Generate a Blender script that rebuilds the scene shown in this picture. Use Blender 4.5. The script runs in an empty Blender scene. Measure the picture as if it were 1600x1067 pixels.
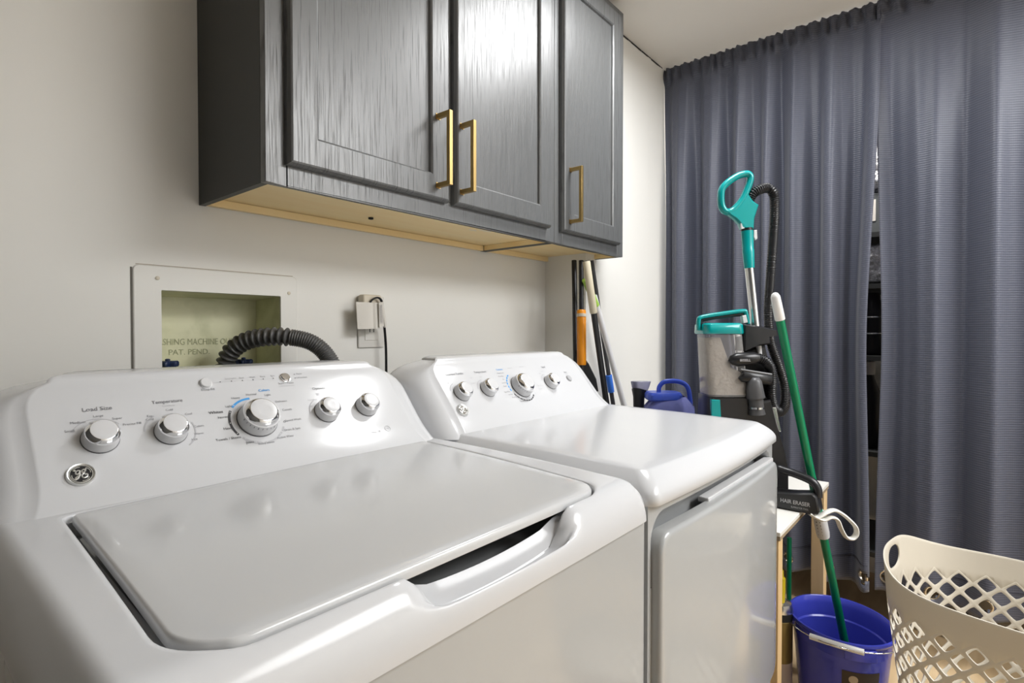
import bpy, bmesh, math, random
from mathutils import Vector as V, Matrix

# ------------------------------------------------------------------ camera, light, exposure
S = bpy.context.scene
COL = S.collection
cd = bpy.data.cameras.new('camera'); cam = bpy.data.objects.new('camera', cd); COL.objects.link(cam)
S.camera = cam
YAW, PITCH = math.radians(39.84), math.radians(-1.0)
hd = V((math.cos(YAW), math.sin(YAW), 0)); RT = V((math.sin(YAW), -math.cos(YAW), 0)); UPZ = V((0, 0, 1))
FW = hd*math.cos(PITCH) + UPZ*math.sin(PITCH); UP = UPZ*math.cos(PITCH) - hd*math.sin(PITCH)
M3 = Matrix((RT, UP, -FW)).transposed()
cam.matrix_world = Matrix.Translation((0, 0, 1.2)) @ M3.to_4x4()
cd.sensor_width = 36; cd.lens = 863/1600*36; cd.clip_start = .02

S.view_settings.view_transform = 'Standard'; S.view_settings.look = 'None'
S.view_settings.gamma = 1; S.view_settings.use_curve_mapping = False
S.view_settings.exposure = 0.17

w = bpy.data.worlds.new('world'); S.world = w; w.use_nodes = True
w.node_tree.nodes['Background'].inputs[0].default_value = (.9, .95, 1, 1)
w.node_tree.nodes['Background'].inputs[1].default_value = .3

def area(name, loc, power, size, color, rot=(0, 0, 0), shape='DISK', spread=None):
    l = bpy.data.lights.new(name, 'AREA'); l.energy = power; l.shape = shape; l.size = size; l.color = color
    o = bpy.data.objects.new(name, l); COL.objects.link(o); o.location = loc; o.rotation_euler = rot
    return o
area('ceiling_lamp_light', (1.66, .50, 2.372), 14, .40, (.985, .995, 1))
area('rear_fill_light', (1.72, -1.25, 2.372), 72, 1.5, (.985, .995, 1))  # added fill behind the camera, lifts the cabinet doors and appliance fronts
area('closet_fill_light', (2.60, .42, 2.36), 16, .12, (1, .95, .88))  # added light, brightens the shelf items behind the curtain gap

# ------------------------------------------------------------------ materials
MATS = {}
def mat(name, col, rough=.5, metal=0, spec=.5, trans=0, ior=1.45, coat=0, emit=None, bump=None, grain=None, alpha=1):
    if name in MATS: return MATS[name]
    m = bpy.data.materials.new(name); m.use_nodes = True; nt = m.node_tree; b = nt.nodes['Principled BSDF']
    b.inputs['Base Color'].default_value = (*col, 1); b.inputs['Roughness'].default_value = rough
    b.inputs['Metallic'].default_value = metal; b.inputs['Specular IOR Level'].default_value = spec
    b.inputs['Transmission Weight'].default_value = trans; b.inputs['IOR'].default_value = ior
    b.inputs['Coat Weight'].default_value = coat; b.inputs['Coat Roughness'].default_value = .05
    b.inputs['Alpha'].default_value = alpha
    if bump:     # (scale xyz, strength, distance)
        tc = nt.nodes.new('ShaderNodeTexCoord'); mp = nt.nodes.new('ShaderNodeMapping'); nz = nt.nodes.new('ShaderNodeTexNoise')
        bp = nt.nodes.new('ShaderNodeBump')
        mp.inputs['Scale'].default_value = bump[0]; nz.inputs['Scale'].default_value = 1; nz.inputs['Detail'].default_value = 4
        bp.inputs['Strength'].default_value = bump[1]; bp.inputs['Distance'].default_value = bump[2]
        nt.links.new(tc.outputs['Object'], mp.inputs[0]); nt.links.new(mp.outputs[0], nz.inputs['Vector'])
        nt.links.new(nz.outputs[0], bp.inputs['Height']); nt.links.new(bp.outputs[0], b.inputs['Normal'])
    if grain:    # (scale xyz, col2, lo, hi)
        tc = nt.nodes.new('ShaderNodeTexCoord'); mp = nt.nodes.new('ShaderNodeMapping'); nz = nt.nodes.new('ShaderNodeTexNoise')
        cr = nt.nodes.new('ShaderNodeValToRGB')
        mp.inputs['Scale'].default_value = grain[0]; nz.inputs['Scale'].default_value = 1; nz.inputs['Detail'].default_value = 5
        nz.inputs['Distortion'].default_value = .6
        cr.color_ramp.elements[0].position = grain[2]; cr.color_ramp.elements[1].position = grain[3]
        cr.color_ramp.elements[0].color = (*grain[1], 1); cr.color_ramp.elements[1].color = (*col, 1)
        nt.links.new(tc.outputs['Object'], mp.inputs[0]); nt.links.new(mp.outputs[0], nz.inputs['Vector'])
        nt.links.new(nz.outputs[0], cr.inputs[0]); nt.links.new(cr.outputs[0], b.inputs['Base Color'])
    MATS[name] = m
    return m
WALL = mat('wall_paint', (.83, .82, .785), .42, spec=.35, bump=((9, 9, 9), .25, .004))
CEIL = mat('ceiling_paint', (.86, .84, .80), .6, bump=((25, 25, 25), .15, .002))
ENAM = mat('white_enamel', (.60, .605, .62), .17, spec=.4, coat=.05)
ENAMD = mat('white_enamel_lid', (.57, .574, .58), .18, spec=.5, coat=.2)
PANEL_SHADED = mat('white_steel_shaded', (.43, .44, .445), .13, coat=.35)  # white steel with the shade of the fronts put into its colour
KNOBW = mat('white_plastic', (.62, .62, .63), .28)
CHROME = mat('chrome', (.86, .86, .87), .07, metal=1)
DKPRINT = mat('dark_print', (.05, .05, .055), .5)
GRPRINT = mat('grey_print', (.22, .22, .235), .5)
LTPRINT = mat('pale_print', (.45, .45, .47), .5)
BLPRINT = mat('blue_print', (.05, .32, .72), .5)
BLACK = mat('black_plastic', (.018, .018, .02), .3)
BLACKM = mat('matte_black', (.012, .012, .013), .6)
GREYP = mat('grey_plastic', (.10, .10, .105), .38)
TEAL = mat('teal_plastic', (.0, .30, .30), .22, coat=.3)
ALU = mat('brushed_metal', (.75, .76, .77), .25, metal=1)
BRASS = mat('brushed_brass', (.62, .43, .17), .33, metal=1, bump=((400, 400, 30), .06, .0005))
PINE = mat('pine', (.74, .55, .31), .55, grain=((6, 6, 1.2), (.60, .40, .19), .35, .6))
MAPLE = mat('maple_underside', (.97, .79, .46), .5, grain=((1.2, 14, 14), (.93, .71, .36), .35, .65))
FLOOR = mat('floor_planks', (.66, .50, .31), .4, grain=((1.5, 14, 1), (.52, .37, .21), .35, .65))
WHITEB = mat('white_board', (.78, .76, .71), .4)
CREAM = mat('cream_plastic', (.62, .575, .49), .38)
BLUEB = mat('blue_bucket', (.055, .070, .52), .25, coat=.2)
BLUEL = mat('blue_lid', (.05, .10, .55), .3)
GREEN = mat('green_pole', (.0, .20, .085), .3)
ORANGE = mat('orange_sleeve', (.78, .28, .01), .35)
LIME = mat('lime_grip', (.38, .62, .10), .4)
HOSEG = mat('grey_rubber', (.085, .085, .085), .38)
BOXG = mat('yellowed_plastic', (.74, .73, .50), .35, grain=((9, 9, 9), (.54, .55, .33), .32, .55))
CLEARP = mat('clear_plastic', (.86, .84, .84), .08, trans=.85, ior=1.25)
BLUECL = mat('blue_tinted_plastic', (.30, .33, .75), .12, trans=.6, ior=1.2)
DUST = mat('dust', (.52, .47, .40), .9, bump=((60, 60, 60), .8, .01))
PAPER = mat('white_paper', (.74, .71, .66), .7)
BEIGE = mat('beige_plastic', (.66, .60, .49), .4)
NAVY = mat('navy_metal', (.015, .03, .09), .35)
SILVER = mat('silver_film', (.75, .75, .78), .22, metal=.35, bump=((45, 45, 45), 1, .03))
DKGREY = mat('dark_grey_box', (.035, .038, .04), .6)
LABELB = mat('brown_label', (.045, .03, .02), .45)
GOLDC = mat('gold_can', (.22, .16, .05), .35, metal=.4)
YELLOW = mat('yellow_label', (.8, .62, .02), .5)
GRINGS = mat('nickel', (.55, .50, .42), .25, metal=1)
BTAPE = mat('blue_tape', (.04, .18, .70), .6)

def oak():
    m = bpy.data.materials.new('charcoal_oak'); m.use_nodes = True; nt = m.node_tree; b = nt.nodes['Principled BSDF']
    L = nt.links; tc = nt.nodes.new('ShaderNodeTexCoord')
    mp = nt.nodes.new('ShaderNodeMapping'); mp.inputs['Scale'].default_value = (430, 20, 11)
    nz = nt.nodes.new('ShaderNodeTexNoise'); nz.inputs['Scale'].default_value = 1; nz.inputs['Detail'].default_value = 3; nz.inputs['Distortion'].default_value = .35
    cr = nt.nodes.new('ShaderNodeValToRGB'); cr.color_ramp.elements[0].position = .33; cr.color_ramp.elements[1].position = .43
    cr.color_ramp.elements[0].color = (.050, .051, .052, 1); cr.color_ramp.elements[1].color = (.108, .112, .114, 1)
    mp2 = nt.nodes.new('ShaderNodeMapping'); mp2.inputs['Scale'].default_value = (14, 4, 1.1)
    wv = nt.nodes.new('ShaderNodeTexWave'); wv.wave_type = 'BANDS'; wv.bands_direction = 'X'; wv.inputs['Scale'].default_value = 1.6
    wv.inputs['Distortion'].default_value = 9; wv.inputs['Detail'].default_value = 2; wv.inputs['Detail Scale'].default_value = .8
    ad = nt.nodes.new('ShaderNodeMath'); ad.operation = 'MULTIPLY_ADD'; ad.inputs[1].default_value = .05
    bp = nt.nodes.new('ShaderNodeBump'); bp.inputs['Strength'].default_value = .2; bp.inputs['Distance'].default_value = .0005
    rr = nt.nodes.new('ShaderNodeMapRange'); rr.inputs[1].default_value = .35; rr.inputs[2].default_value = .55; rr.inputs[3].default_value = .55; rr.inputs[4].default_value = .35
    L.new(tc.outputs['Object'], mp.inputs[0]); L.new(mp.outputs[0], nz.inputs['Vector'])
    L.new(tc.outputs['Object'], mp2.inputs[0]); L.new(mp2.outputs[0], wv.inputs['Vector'])
    L.new(nz.outputs[0], cr.inputs[0]); L.new(cr.outputs[0], b.inputs['Base Color'])
    L.new(wv.outputs['Fac'], ad.inputs[0]); L.new(nz.outputs[0], ad.inputs[2])
    L.new(ad.outputs[0], bp.inputs['Height']); L.new(bp.outputs[0], b.inputs['Normal'])
    L.new(nz.outputs[0], rr.inputs[0]); L.new(rr.outputs[0], b.inputs['Roughness'])
    b.inputs['Specular IOR Level'].default_value = 1
    return m
OAK = oak()

def cloth():
    m = bpy.data.materials.new('slate_waffle_cloth'); m.use_nodes = True; nt = m.node_tree; b = nt.nodes['Principled BSDF']; L = nt.links
    tc = nt.nodes.new('ShaderNodeTexCoord')
    def wave(d, scale):
        wv = nt.nodes.new('ShaderNodeTexWave'); wv.wave_type = 'BANDS'; wv.bands_direction = d
        wv.inputs['Scale'].default_value = scale; wv.inputs['Distortion'].default_value = .15
        L.new(tc.outputs['Object'], wv.inputs['Vector']); return wv
    a = wave('Z', 40); c = wave('Y', 60)
    mx = nt.nodes.new('ShaderNodeMath'); mx.operation = 'MULTIPLY_ADD'; mx.inputs[1].default_value = .15
    L.new(c.outputs['Fac'], mx.inputs[0]); L.new(a.outputs['Fac'], mx.inputs[2])
    cr = nt.nodes.new('ShaderNodeValToRGB'); cr.color_ramp.elements[0].color = (.060, .066, .093, 1); cr.color_ramp.elements[1].color = (.094, .101, .137, 1)
    bp = nt.nodes.new('ShaderNodeBump'); bp.inputs['Strength'].default_value = .25; bp.inputs['Distance'].default_value = .0015
    L.new(mx.outputs[0], cr.inputs[0]); L.new(cr.outputs[0], b.inputs['Base Color'])
    L.new(mx.outputs[0], bp.inputs['Height']); L.new(bp.outputs[0], b.inputs['Normal'])
    b.inputs['Roughness'].default_value = .48; b.inputs['Sheen Weight'].default_value = .15; b.inputs['Specular IOR Level'].default_value = .4
    return m
CLOTH = cloth()

# ------------------------------------------------------------------ helpers
def origin(o):
    p = V((0, 0, 0))
    while o: p += o.location; o = o.parent
    return p
def thing(name, loc, label, cat, group=None):
    o = bpy.data.objects.new(name, None); o.empty_display_size = .05; COL.objects.link(o); o.location = loc
    return tag(o, label, cat, group)
def tag(o, label, cat, group=None):
    o['label'] = label; o['category'] = cat
    if group: o['group'] = group
    return o

class MB:
    """collects shapes in world coordinates and links them as one mesh object"""
    def __init__(s): s.v = []; s.f = []; s.mi = []; s.m = 0
    def add(s, vs, fs):
        n = len(s.v); s.v += [V(p) for p in vs]; s.f += [tuple(i+n for i in f) for f in fs]; s.mi += [s.m]*len(fs); return s
    def box(s, a, b):
        (x0, y0, z0), (x1, y1, z1) = a, b
        return s.add([(x0,y0,z0),(x1,y0,z0),(x1,y1,z0),(x0,y1,z0),(x0,y0,z1),(x1,y0,z1),(x1,y1,z1),(x0,y1,z1)],
                     [(0,3,2,1),(4,5,6,7),(0,1,5,4),(1,2,6,5),(2,3,7,6),(3,0,4,7)])
    def loft(s, secs, closed=True, cap0=True, cap1=True):
        n = len(secs[0]); k = len(s.v); fs = []
        for i in range(len(secs)-1):
            for j in range(n if closed else n-1):
                a = i*n+j; b = i*n+(j+1) % n; fs.append((a, b, b+n, a+n))
        if cap0: fs.append(tuple(reversed(range(n))))
        if cap1: fs.append(tuple(range((len(secs)-1)*n, len(secs)*n)))
        return s.add([p for c in secs for p in c], fs)
    def prism(s, poly, o, ex, ey, ez, d0, d1, bev=0):
        """poly in (ex, ey) plane at o, extruded along ez from d0 to d1, edges chamfered by bev"""
        o, ex, ey, ez = V(o), V(ex), V(ey), V(ez)
        c = (sum(p[0] for p in poly)/len(poly), sum(p[1] for p in poly)/len(poly))
        def ring(d, inset):
            out = []; n = len(poly)
            for i, p in enumerate(poly):
                a = V(poly[i-1]); b = V(poly[(i+1) % n]); t = (b-a); L = t.length or 1; nn = V((t.y, -t.x))/L
                area_ = sum(poly[j][0]*poly[(j+1) % n][1]-poly[(j+1) % n][0]*poly[j][1] for j in range(n))
                if area_ < 0: nn = -nn
                q = V(p)-nn*inset
                out.append(o+ex*q.x+ey*q.y+ez*d)
            return out
        secs = [ring(d0, bev), ring(d0+bev, 0), ring(d1-bev, 0), ring(d1, bev)] if bev else [ring(d0, 0), ring(d1, 0)]
        return s.loft(secs)
    def lathe(s, prof, o, axis, n=32, capped=True):
        o = V(o); ez = V(axis).normalized(); ex = ez.orthogonal().normalized(); ey = ez.cross(ex)
        secs = [[o+ez*h+(ex*math.cos(2*math.pi*j/n)+ey*math.sin(2*math.pi*j/n))*max(r, 1e-5) for j in range(n)] for r, h in prof]
        return s.loft(secs, cap0=capped, cap1=capped)
    def tube(s, pts, r, n=12, closed=False, flat=None):
        pts = [V(p) for p in pts]; m = len(pts); R = r if callable(r) else (lambda i: r if not isinstance(r, (list, tuple)) else r[i])
        up = None; secs = []
        for i, p in enumerate(pts):
            if closed: t = pts[(i+1) % m]-pts[i-1]
            else: t = pts[min(i+1, m-1)]-pts[max(i-1, 0)]
            t.normalize()
            if up is None: up = flat.copy() if flat else t.orthogonal()
            up = (up-t*up.dot(t)).normalized(); sd = t.cross(up)
            rr = R(i); ra, rb = rr if isinstance(rr, tuple) else (rr, rr)
            secs.append([p+up*math.cos(2*math.pi*j/n)*ra+sd*math.sin(2*math.pi*j/n)*rb for j in range(n)])
        if closed: secs.append(secs[0]); return s.loft(secs, cap0=False, cap1=False)
        return s.loft(secs)
    def build(s, name, m, parent=None, smooth=35, bevel=0, segs=2, label=None):
        me = bpy.data.meshes.new(name); og = origin(parent)
        me.from_pydata([p-og for p in s.v], [], s.f); me.update()
        ms = m if isinstance(m, (list, tuple)) else [m]
        for q in ms: me.materials.append(q)
        if len(ms) > 1:
            for p, i in zip(me.polygons, s.mi): p.material_index = i
        bm = bmesh.new(); bm.from_mesh(me); bmesh.ops.remove_doubles(bm, verts=bm.verts, dist=1e-5); bmesh.ops.recalc_face_normals(bm, faces=bm.faces)
        bm.to_mesh(me); bm.free()
        for p in me.polygons: p.use_smooth = True
        if smooth < 180: me.set_sharp_from_angle(angle=math.radians(smooth))
        o = bpy.data.objects.new(name, me); COL.objects.link(o)
        if parent: o.parent = parent
        if bevel:
            b = o.modifiers.new('bevel', 'BEVEL'); b.width = bevel; b.segments = segs; b.limit_method = 'ANGLE'; b.angle_limit = math.radians(40); b.harden_normals = False
        if label: o['label'] = label
        return o
def box(name, a, b, m, parent=None, bevel=0, **k): return MB().box(a, b).build(name, m, parent, bevel=bevel, **k)
def struct(o): o['kind'] = 'structure'; return o
def spline(ctrl, n=8):
    c = [V(p) for p in ctrl]; c = [c[0]*2-c[1]]+c+[c[-1]*2-c[-2]]; out = []
    for i in range(1, len(c)-2):
        for k in range(n):
            t = k/n; a, b, d, e = c[i-1], c[i], c[i+1], c[i+2]
            out.append(.5*((2*b)+(d-a)*t+(2*a-5*b+4*d-e)*t*t+(3*b-a-3*d+e)*t**3))
    out.append(c[-2]); return out
def ss(a, b, x): t = min(1, max(0, (x-a)/(b-a))); return t*t*(3-2*t)

def text_mesh(txt, size, bold=0, width=None, align='CENTER'):
    cu = bpy.data.curves.new('t', 'FONT'); cu.body = txt; cu.size = size; cu.align_x = align; cu.align_y = 'CENTER'
    cu.offset = bold; cu.resolution_u = 3
    o = bpy.data.objects.new('t', cu); COL.objects.link(o)
    me = bpy.data.meshes.new_from_object(o.evaluated_get(bpy.context.evaluated_depsgraph_get()))
    vs = [v.co.copy() for v in me.vertices]; fs = [tuple(p.vertices) for p in me.polygons]
    bpy.data.objects.remove(o); bpy.data.curves.remove(cu); bpy.data.meshes.remove(me)
    if width and vs:
        x0 = min(v.x for v in vs); x1 = max(v.x for v in vs); k = width/(x1-x0); c = (x0+x1)/2
        for v in vs: v.x = (v.x-c)*k
    return vs, fs
def put_text(mb, txt, size, o, ex, ey, ez=None, **k):
    """flat lettering lying in the plane (ex, ey)"""
    vs, fs = text_mesh(txt, size, **k); o, ex, ey = V(o), V(ex), V(ey)
    mb.add([o+ex*v.x+ey*v.y for v in vs], fs)

# ------------------------------------------------------------------ the room
CZ = 2.423; WY = 1.31; WB = 1.12; JX = 1.775; CX = 2.44
mb = MB()
bx0, bx1, bz0, bz1 = .418, .680, 1.02, 1.2885       # hole for the outlet box
mb.box((-1.3, WY, 0), (bx0, WY+.2, CZ)); mb.box((bx1, WY, 0), (JX, WY+.2, CZ))
mb.box((bx0, WY, bz1), (bx1, WY+.2, CZ)); mb.box((bx0, WY, 0), (bx1, WY+.2, bz0))
struct(mb.build('wall_back', WALL))
struct(box('wall_corner', (JX, WB, 0), (3.35, WY+.2, CZ), WALL))
struct(box('wall_left_bounce_cut', (-.65, -2.3, 0), (-.55, WY+.2, CZ), mat('bounce_cut_black', (.04, .04, .038), .6)))  # unseen wall set close and dark to cut bounce on the washer's left
struct(box('wall_front', (-1.4, -2.4, 0), (3.35, -2.3, CZ), WALL))
struct(box('wall_right', (CX+.04, -2.3, 0), (CX+.14, -1.15, CZ), WALL))
struct(box('wall_closet', (3.25, -2.3, 0), (3.35, WB, CZ), WALL))
struct(box('ceiling', (-1.4, -2.4, CZ), (3.35, WY+.2, CZ+.1), CEIL))
struct(box('floor', (-1.4, -2.4, -.1), (3.35, WY+.2, 0), FLOOR))
# dark crack where wall and ceiling meet
mb = MB(); random.seed(4); x = 1.98
while x < 2.42:
    L = random.uniform(.02, .07); h = random.uniform(.002, .007)
    mb.box((x, WB-.0015, CZ-h), (min(x+L, 2.43), WB+.001, CZ+.001)); x += L+random.choice([0, 0, .004])
struct(mb.build('trim_1', BLACKM))
struct(box('baseboard_back', (JX, WB-.012, 0), (CX, WB, .09), WHITEB))

# flush ceiling lamps outside the frame; the one behind the camera is an added fill
def flush_lamp(x, y, r, label):
    t = thing('ceiling_or_fill_light', (x, y, CZ), label, 'lamp')
    MB().lathe([(r+.02, 0), (r+.025, -.03), (r+.01, -.048), (r+.004, -.048), (r+.004, -.04), (.01, -.04)], (x, y, CZ), (0, 0, 1), 40).build('housing', KNOBW, t)
flush_lamp(1.66, .5, .19, 'round flush ceiling light above the dryer')
flush_lamp(1.72, -1.25, .76, 'large round fill light added behind the camera')

# ------------------------------------------------------------------ appliances
N_ = V((0, -.147, .122)); FL = math.hypot(.122, .147)
FU = V((0, .122, .147))/FL; FN = V((0, -.147, .122))/FL; FX = V((1, 0, 0))
FY0, FZ0 = .83, .985
def face(x, a, h=0): return V((x, FY0, FZ0)) + FU*a + FN*h

def console(cx, root):
    """control console: flat sloped face, rounded upper corners, flanks that flare to the body"""
    WF, WO, YB, L = .290, .345, 1.045, FL
    def section(y, z, wf, wo, yb):
        pts = []
        r = .007
        # front edge with the crease, then elliptical flank back to full width
        right = [(wf-r, y), (wf-r*.45, y+r*.12), (wf-r*.1, y+r*.5)]
        dy = min(.075, (yb-y)*.6)
        for k in range(1, 9):
            t = k/8*math.pi/2
            right.append((wf+(wo-wf)*math.sin(t)**.9, y+r*.5+dy*(1-math.cos(t))))
        right.append((wo, (y+dy+yb)/2)); 
        for k in range(5):
            t = k/4*math.pi/2; right.append((wo-.02*(1-math.cos(t)), yb-.02+.02*math.sin(t)))
        pts = [(cx+a, b, z) for a, b in right]+[(cx-a, b, z) for a, b in reversed(right)]
        return [V(p) for p in pts]
    secs = []
    for k in range(0, 12):                       # flared foot
        a = -.012+k*.005
        fl = max(0, (.045-a)/.057)**2
        p = face(0, a); secs.append(section(p.y-.012*fl, p.z, WF+.016*fl, WO+.001, YB))
    for k in range(1, 15):
        a = .043+(L-.043)*k/14
        q = max(0, (a-(L-.045))/.0455); q2 = max(0, (a-(L-.07))/.072)
        wf = WF-.035*(1-math.sqrt(max(0, 1-q*q))); wo = max(wf-.028, WO-.145*(1-math.sqrt(max(0, 1-q2*q2))))
        p = face(0, a); secs.append(section(p.y, p.z, wf, wo, YB))
    p = face(0, L); wf0 = WF-.035*(1-math.sqrt(max(0, 1-(.045/.0455)**2))); wo0 = max(wf0-.028, WO-.145*(1-math.sqrt(max(0, 1-(.07/.072)**2))))
    for k in range(1, 7):
        t = k/6*math.pi/2; r = .009
        secs.append(section(p.y+r*.35*math.sin(t)+r*1.2*(1-math.cos(t)), p.z+r*math.sin(t), wf0-.02*(1-math.cos(t)), wo0-.02*(1-math.cos(t)), YB-.012*(1-math.cos(t))))
    n = len(secs[-1]); mb = MB().loft(secs, cap1=False)
    mb.add(secs[-1], [(k, k+1, n-2-k, n-1-k) for k in range(n//2-1)])
    return mb.build('console', ENAM, root, smooth=50)

def knob(root, x, a, r, h, big=False, tick=2.3):
    o = face(x, a); o2 = o+FN*.0005
    k = MB().lathe([(r*1.0, 0), (r, h*.10), (r*.985, h*.2), (r*.95, h*.66), (r*.93, h*.72)], o2, FN, 40).build('knob', KNOBW, root)
    MB().lathe([(r*1.03, -.0002), (r*1.03, h*.05), (r*.9, h*.06)], o2, FN, 40).build('knob_base', GREYP, k)
    if big:
        MB().lathe([(r*.88, h*.70), (r*.87, h*.76), (r*.82, h*.84), (r*.68, h*.99), (r*.66, h*1.0), (r*.2, h*1.0)], o2, FN, 40).build('chrome_ring', CHROME, k)
        MB().lathe([(r*.655, h*.98), (r*.655, h*1.005), (r*.62, h*1.015), (r*.3, h*1.008), (.0001, h*1.005)], o2, FN, 40).build('knob_cap', KNOBW, k)
        mb = MB()
        for j in range(14):
            t = -2.9+j*.22; d = FX*math.cos(t)+FU*math.sin(t); s = FN.cross(d)
            p = o2+d*(r*.955)+FN*h*.55
            q = o2+d*(r*.935)+FN*h*.66
            w_ = .0005 if j % 4 else .0009
            mb.add([p-s*w_+d*.0006, p+s*w_+d*.0006, q+s*w_+d*.0006, q-s*w_+d*.0006], [(0, 1, 2, 3)])
        mb.build('dial_marks', GRPRINT, k)
    else:
        MB().lathe([(r*.94, h*.68), (r*.935, h*.76), (r*.90, h*.82), (r*.73, h*.99), (r*.71, h*1.0), (r*.2, h*1.0)], o2, FN, 40).build('chrome_ring', CHROME, k)
        MB().lathe([(r*.705, h*.98), (r*.705, h*1.005), (r*.67, h*1.015), (r*.3, h*1.008), (.0001, h*1.005)], o2, FN, 40).build('knob_cap', KNOBW, k)
    d = FX*math.cos(tick)+FU*math.sin(tick); s = FN.cross(d); mb = MB()
    c1 = o2+d*r*(.83 if big else .91)+FN*(h*.82); c2 = o2+d*r*(.68 if big else .73)+FN*h*.99
    nn = (FN*.6+d*.8)*.0007
    mb.add([c1-s*.0013+nn, c1+s*.0013+nn, c2+s*.0013+nn, c2-s*.0013+nn], [(0, 1, 2, 3)])
    mb.build('pointer', KNOBW, k)
    return k

def emblem(root, x, a, R=.0155, dark=True):
    o = face(x, a)
    b = MB().lathe([(R, 0), (R, .002), (R*.93, .0042), (R*.84, .0036), (R*.84, .002)], o, FN, 40).build('emblem', mat('satin_silver', (.72, .72, .70), .32, metal=.85), root)
    MB().lathe([(R*.83, .0015), (R*.83, .0031), (.0001, .0031)], o, FN, 40).build('emblem_disc', BLACK if dark else CHROME, b)
    mb = MB(); k = R*.83; z = .0034
    P = lambda u, v: o+FX*u*k+FU*v*k+FN*z
    def st(pts, r=.075): mb.tube(spline([P(*p) for p in pts], 6), r*k, 6)
    mb.tube([P(.92*math.cos(t*.1309), .92*math.sin(t*.1309)) for t in range(48)], .05*k, 6, closed=True)
    for q in range(4):                                     # four swirls around the ring
        c, s = math.cos(q*math.pi/2+.6), math.sin(q*math.pi/2+.6)
        st([(c*u-s*v, s*u+c*v) for u, v in [(.62, -.42), (.76, -.2), (.78, .05), (.70, .22), (.60, .16), (.64, .06)]], .045)
    st([(-.05, .30), (-.18, .42), (-.38, .30), (-.40, .08), (-.25, .02), (-.10, .18), (-.05, .38), (-.10, .05), (-.22, -.35), (-.40, -.50), (-.50, -.38), (-.30, -.22), (-.02, -.10)])
    st([(.12, .12), (.10, .34), (.28, .44), (.38, .30), (.26, .16), (.12, .10), (.26, .04), (.06, -.10), (.02, -.34), (.22, -.46), (.44, -.32), (.46, -.12), (.34, -.08), (.30, -.20)])
    mb.build('emblem_script', MATS['satin_silver'], b)

def button(root, x, a, r=.0085, name='button', m=None):
    MB().lathe([(r*1.12, 0), (r*1.12, .001), (r, .0012), (r*.98, .0035), (r*.85, .0045), (.0001, .0047)], face(x, a), FN, 28).build(name, m or KNOBW, root)
def band(mb, x, a, r, t0, t1, w, h=.0005, n=14):
    vs = []; fs = []
    for i in range(n+1):
        t = math.radians(t0+(t1-t0)*i/n)
        for rr in (r-w/2, r+w/2): vs.append(face(x+rr*math.cos(t), a+rr*math.sin(t), h))
    for i in range(n): fs.append((2*i, 2*i+1, 2*i+3, 2*i+2))
    mb.add(vs, fs)
def dot(mb, x, a, r=.001, h=.0006): mb.add([face(x+r*math.cos(t*.785), a+r*math.sin(t*.785), h) for t in range(8)], [tuple(range(8))])
def ftxt(mb, txt, x, a, size, **k): put_text(mb, txt, size, face(x, a, .0006), FX, FU, **k)

# ---------- washer
WX0, WX1, WYF = .080, .782, .3765
washer = thing('washing_machine', (.428, .70, 0), 'white top-loading washing machine with large flat lid, nearest the camera', 'washing machine')
RS = .030
def dz(x, y):
    z = .985-.010*max(0, (.83-y)/.42)**2
    q = (max(0, 1-min(x-WX0, WX1-x)/RS)**5+max(0, 1-(y-WYF)/.042)**5)**.2; q = min(1, q)
    z -= .059*(1-math.sqrt(max(0, 1-q*q)))
    return z
def scoop(x, y, z):
    m = ss(.325, .372, x)*(1-ss(.556, .600, x))*ss(.3772, .390, y)
    zs = min(.957, .921+.008*((x-.46)/.12)**2)+.034*ss(.402, .434, y)
    return z+(min(z, zs)-z)*m
LC = [(.137, .407), (.697, .409), (.7235, .842), (.157, .811)]      # lid corners, counter-clockwise from front left
def rounded(corners, rads, inset=0, seg=10, edge=34):
    n = len(corners); out = []; cs = [V(c) for c in corners]; arcs = []
    c0 = sum(cs, V((0, 0)))/n
    for i in range(n):
        p, a, b = cs[i], cs[i-1], cs[(i+1) % n]
        ua, ub = (a-p).normalized(), (b-p).normalized(); ang = ua.angle(ub); r = rads[i]; d = r/math.tan(ang/2)
        ctr = p+(ua+ub).normalized()*(r/math.sin(ang/2)); s, e = p+ua*d, p+ub*d
        a0 = math.atan2(*(s-ctr).yx); a1 = math.atan2(*(e-ctr).yx); da = (a1-a0+math.pi) % (2*math.pi)-math.pi
        arcs.append([ctr+V((math.cos(a0+da*k/seg), math.sin(a0+da*k/seg)))*(r-inset if r > inset else 0) for k in range(seg+1)])
    for i in range(n):
        out += arcs[i]; s = arcs[i][-1]; e = arcs[(i+1) % n][0]
        out += [s.lerp(e, k/edge) for k in range(1, edge)]
    return out
hole = rounded(LC, [.052, .045, .026, .014], inset=-.0015)
hole_in = rounded(LC, [.052, .045, .026, .014], inset=.012)
ctr = V((.43, .62))
def outer(p):                                   # where the ray from the centre meets the deck's outline (q = 1)
    d = (p-ctr).normalized(); lo, hi = 0, 1.2
    def inside(q):
        if q.x <= WX0 or q.x >= WX1 or q.y <= WYF or q.y >= .866: return False
        return max(0, 1-min(q.x-WX0, WX1-q.x)/RS)**5+max(0, 1-(q.y-WYF)/.042)**5 < 1
    for _ in range(40):
        m = (lo+hi)/2
        if inside(ctr+d*m): lo = m
        else: hi = m
    return ctr+d*lo
mb = MB(); secs = []
def zin(x, y): return scoop(x, y, .958)
secs.append([V((p.x, p.y, zin(p.x, p.y))) for p in hole_in])
hp = [ctr+(p-ctr)*1.0 for p in hole]
secs.append([V((p.x, p.y, zin(p.x, p.y)-.0005)) for p in hp])
out_ = [outer(p) for p in hole]
def znew(x, y): return scoop(x, y, dz(x, y))
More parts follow.
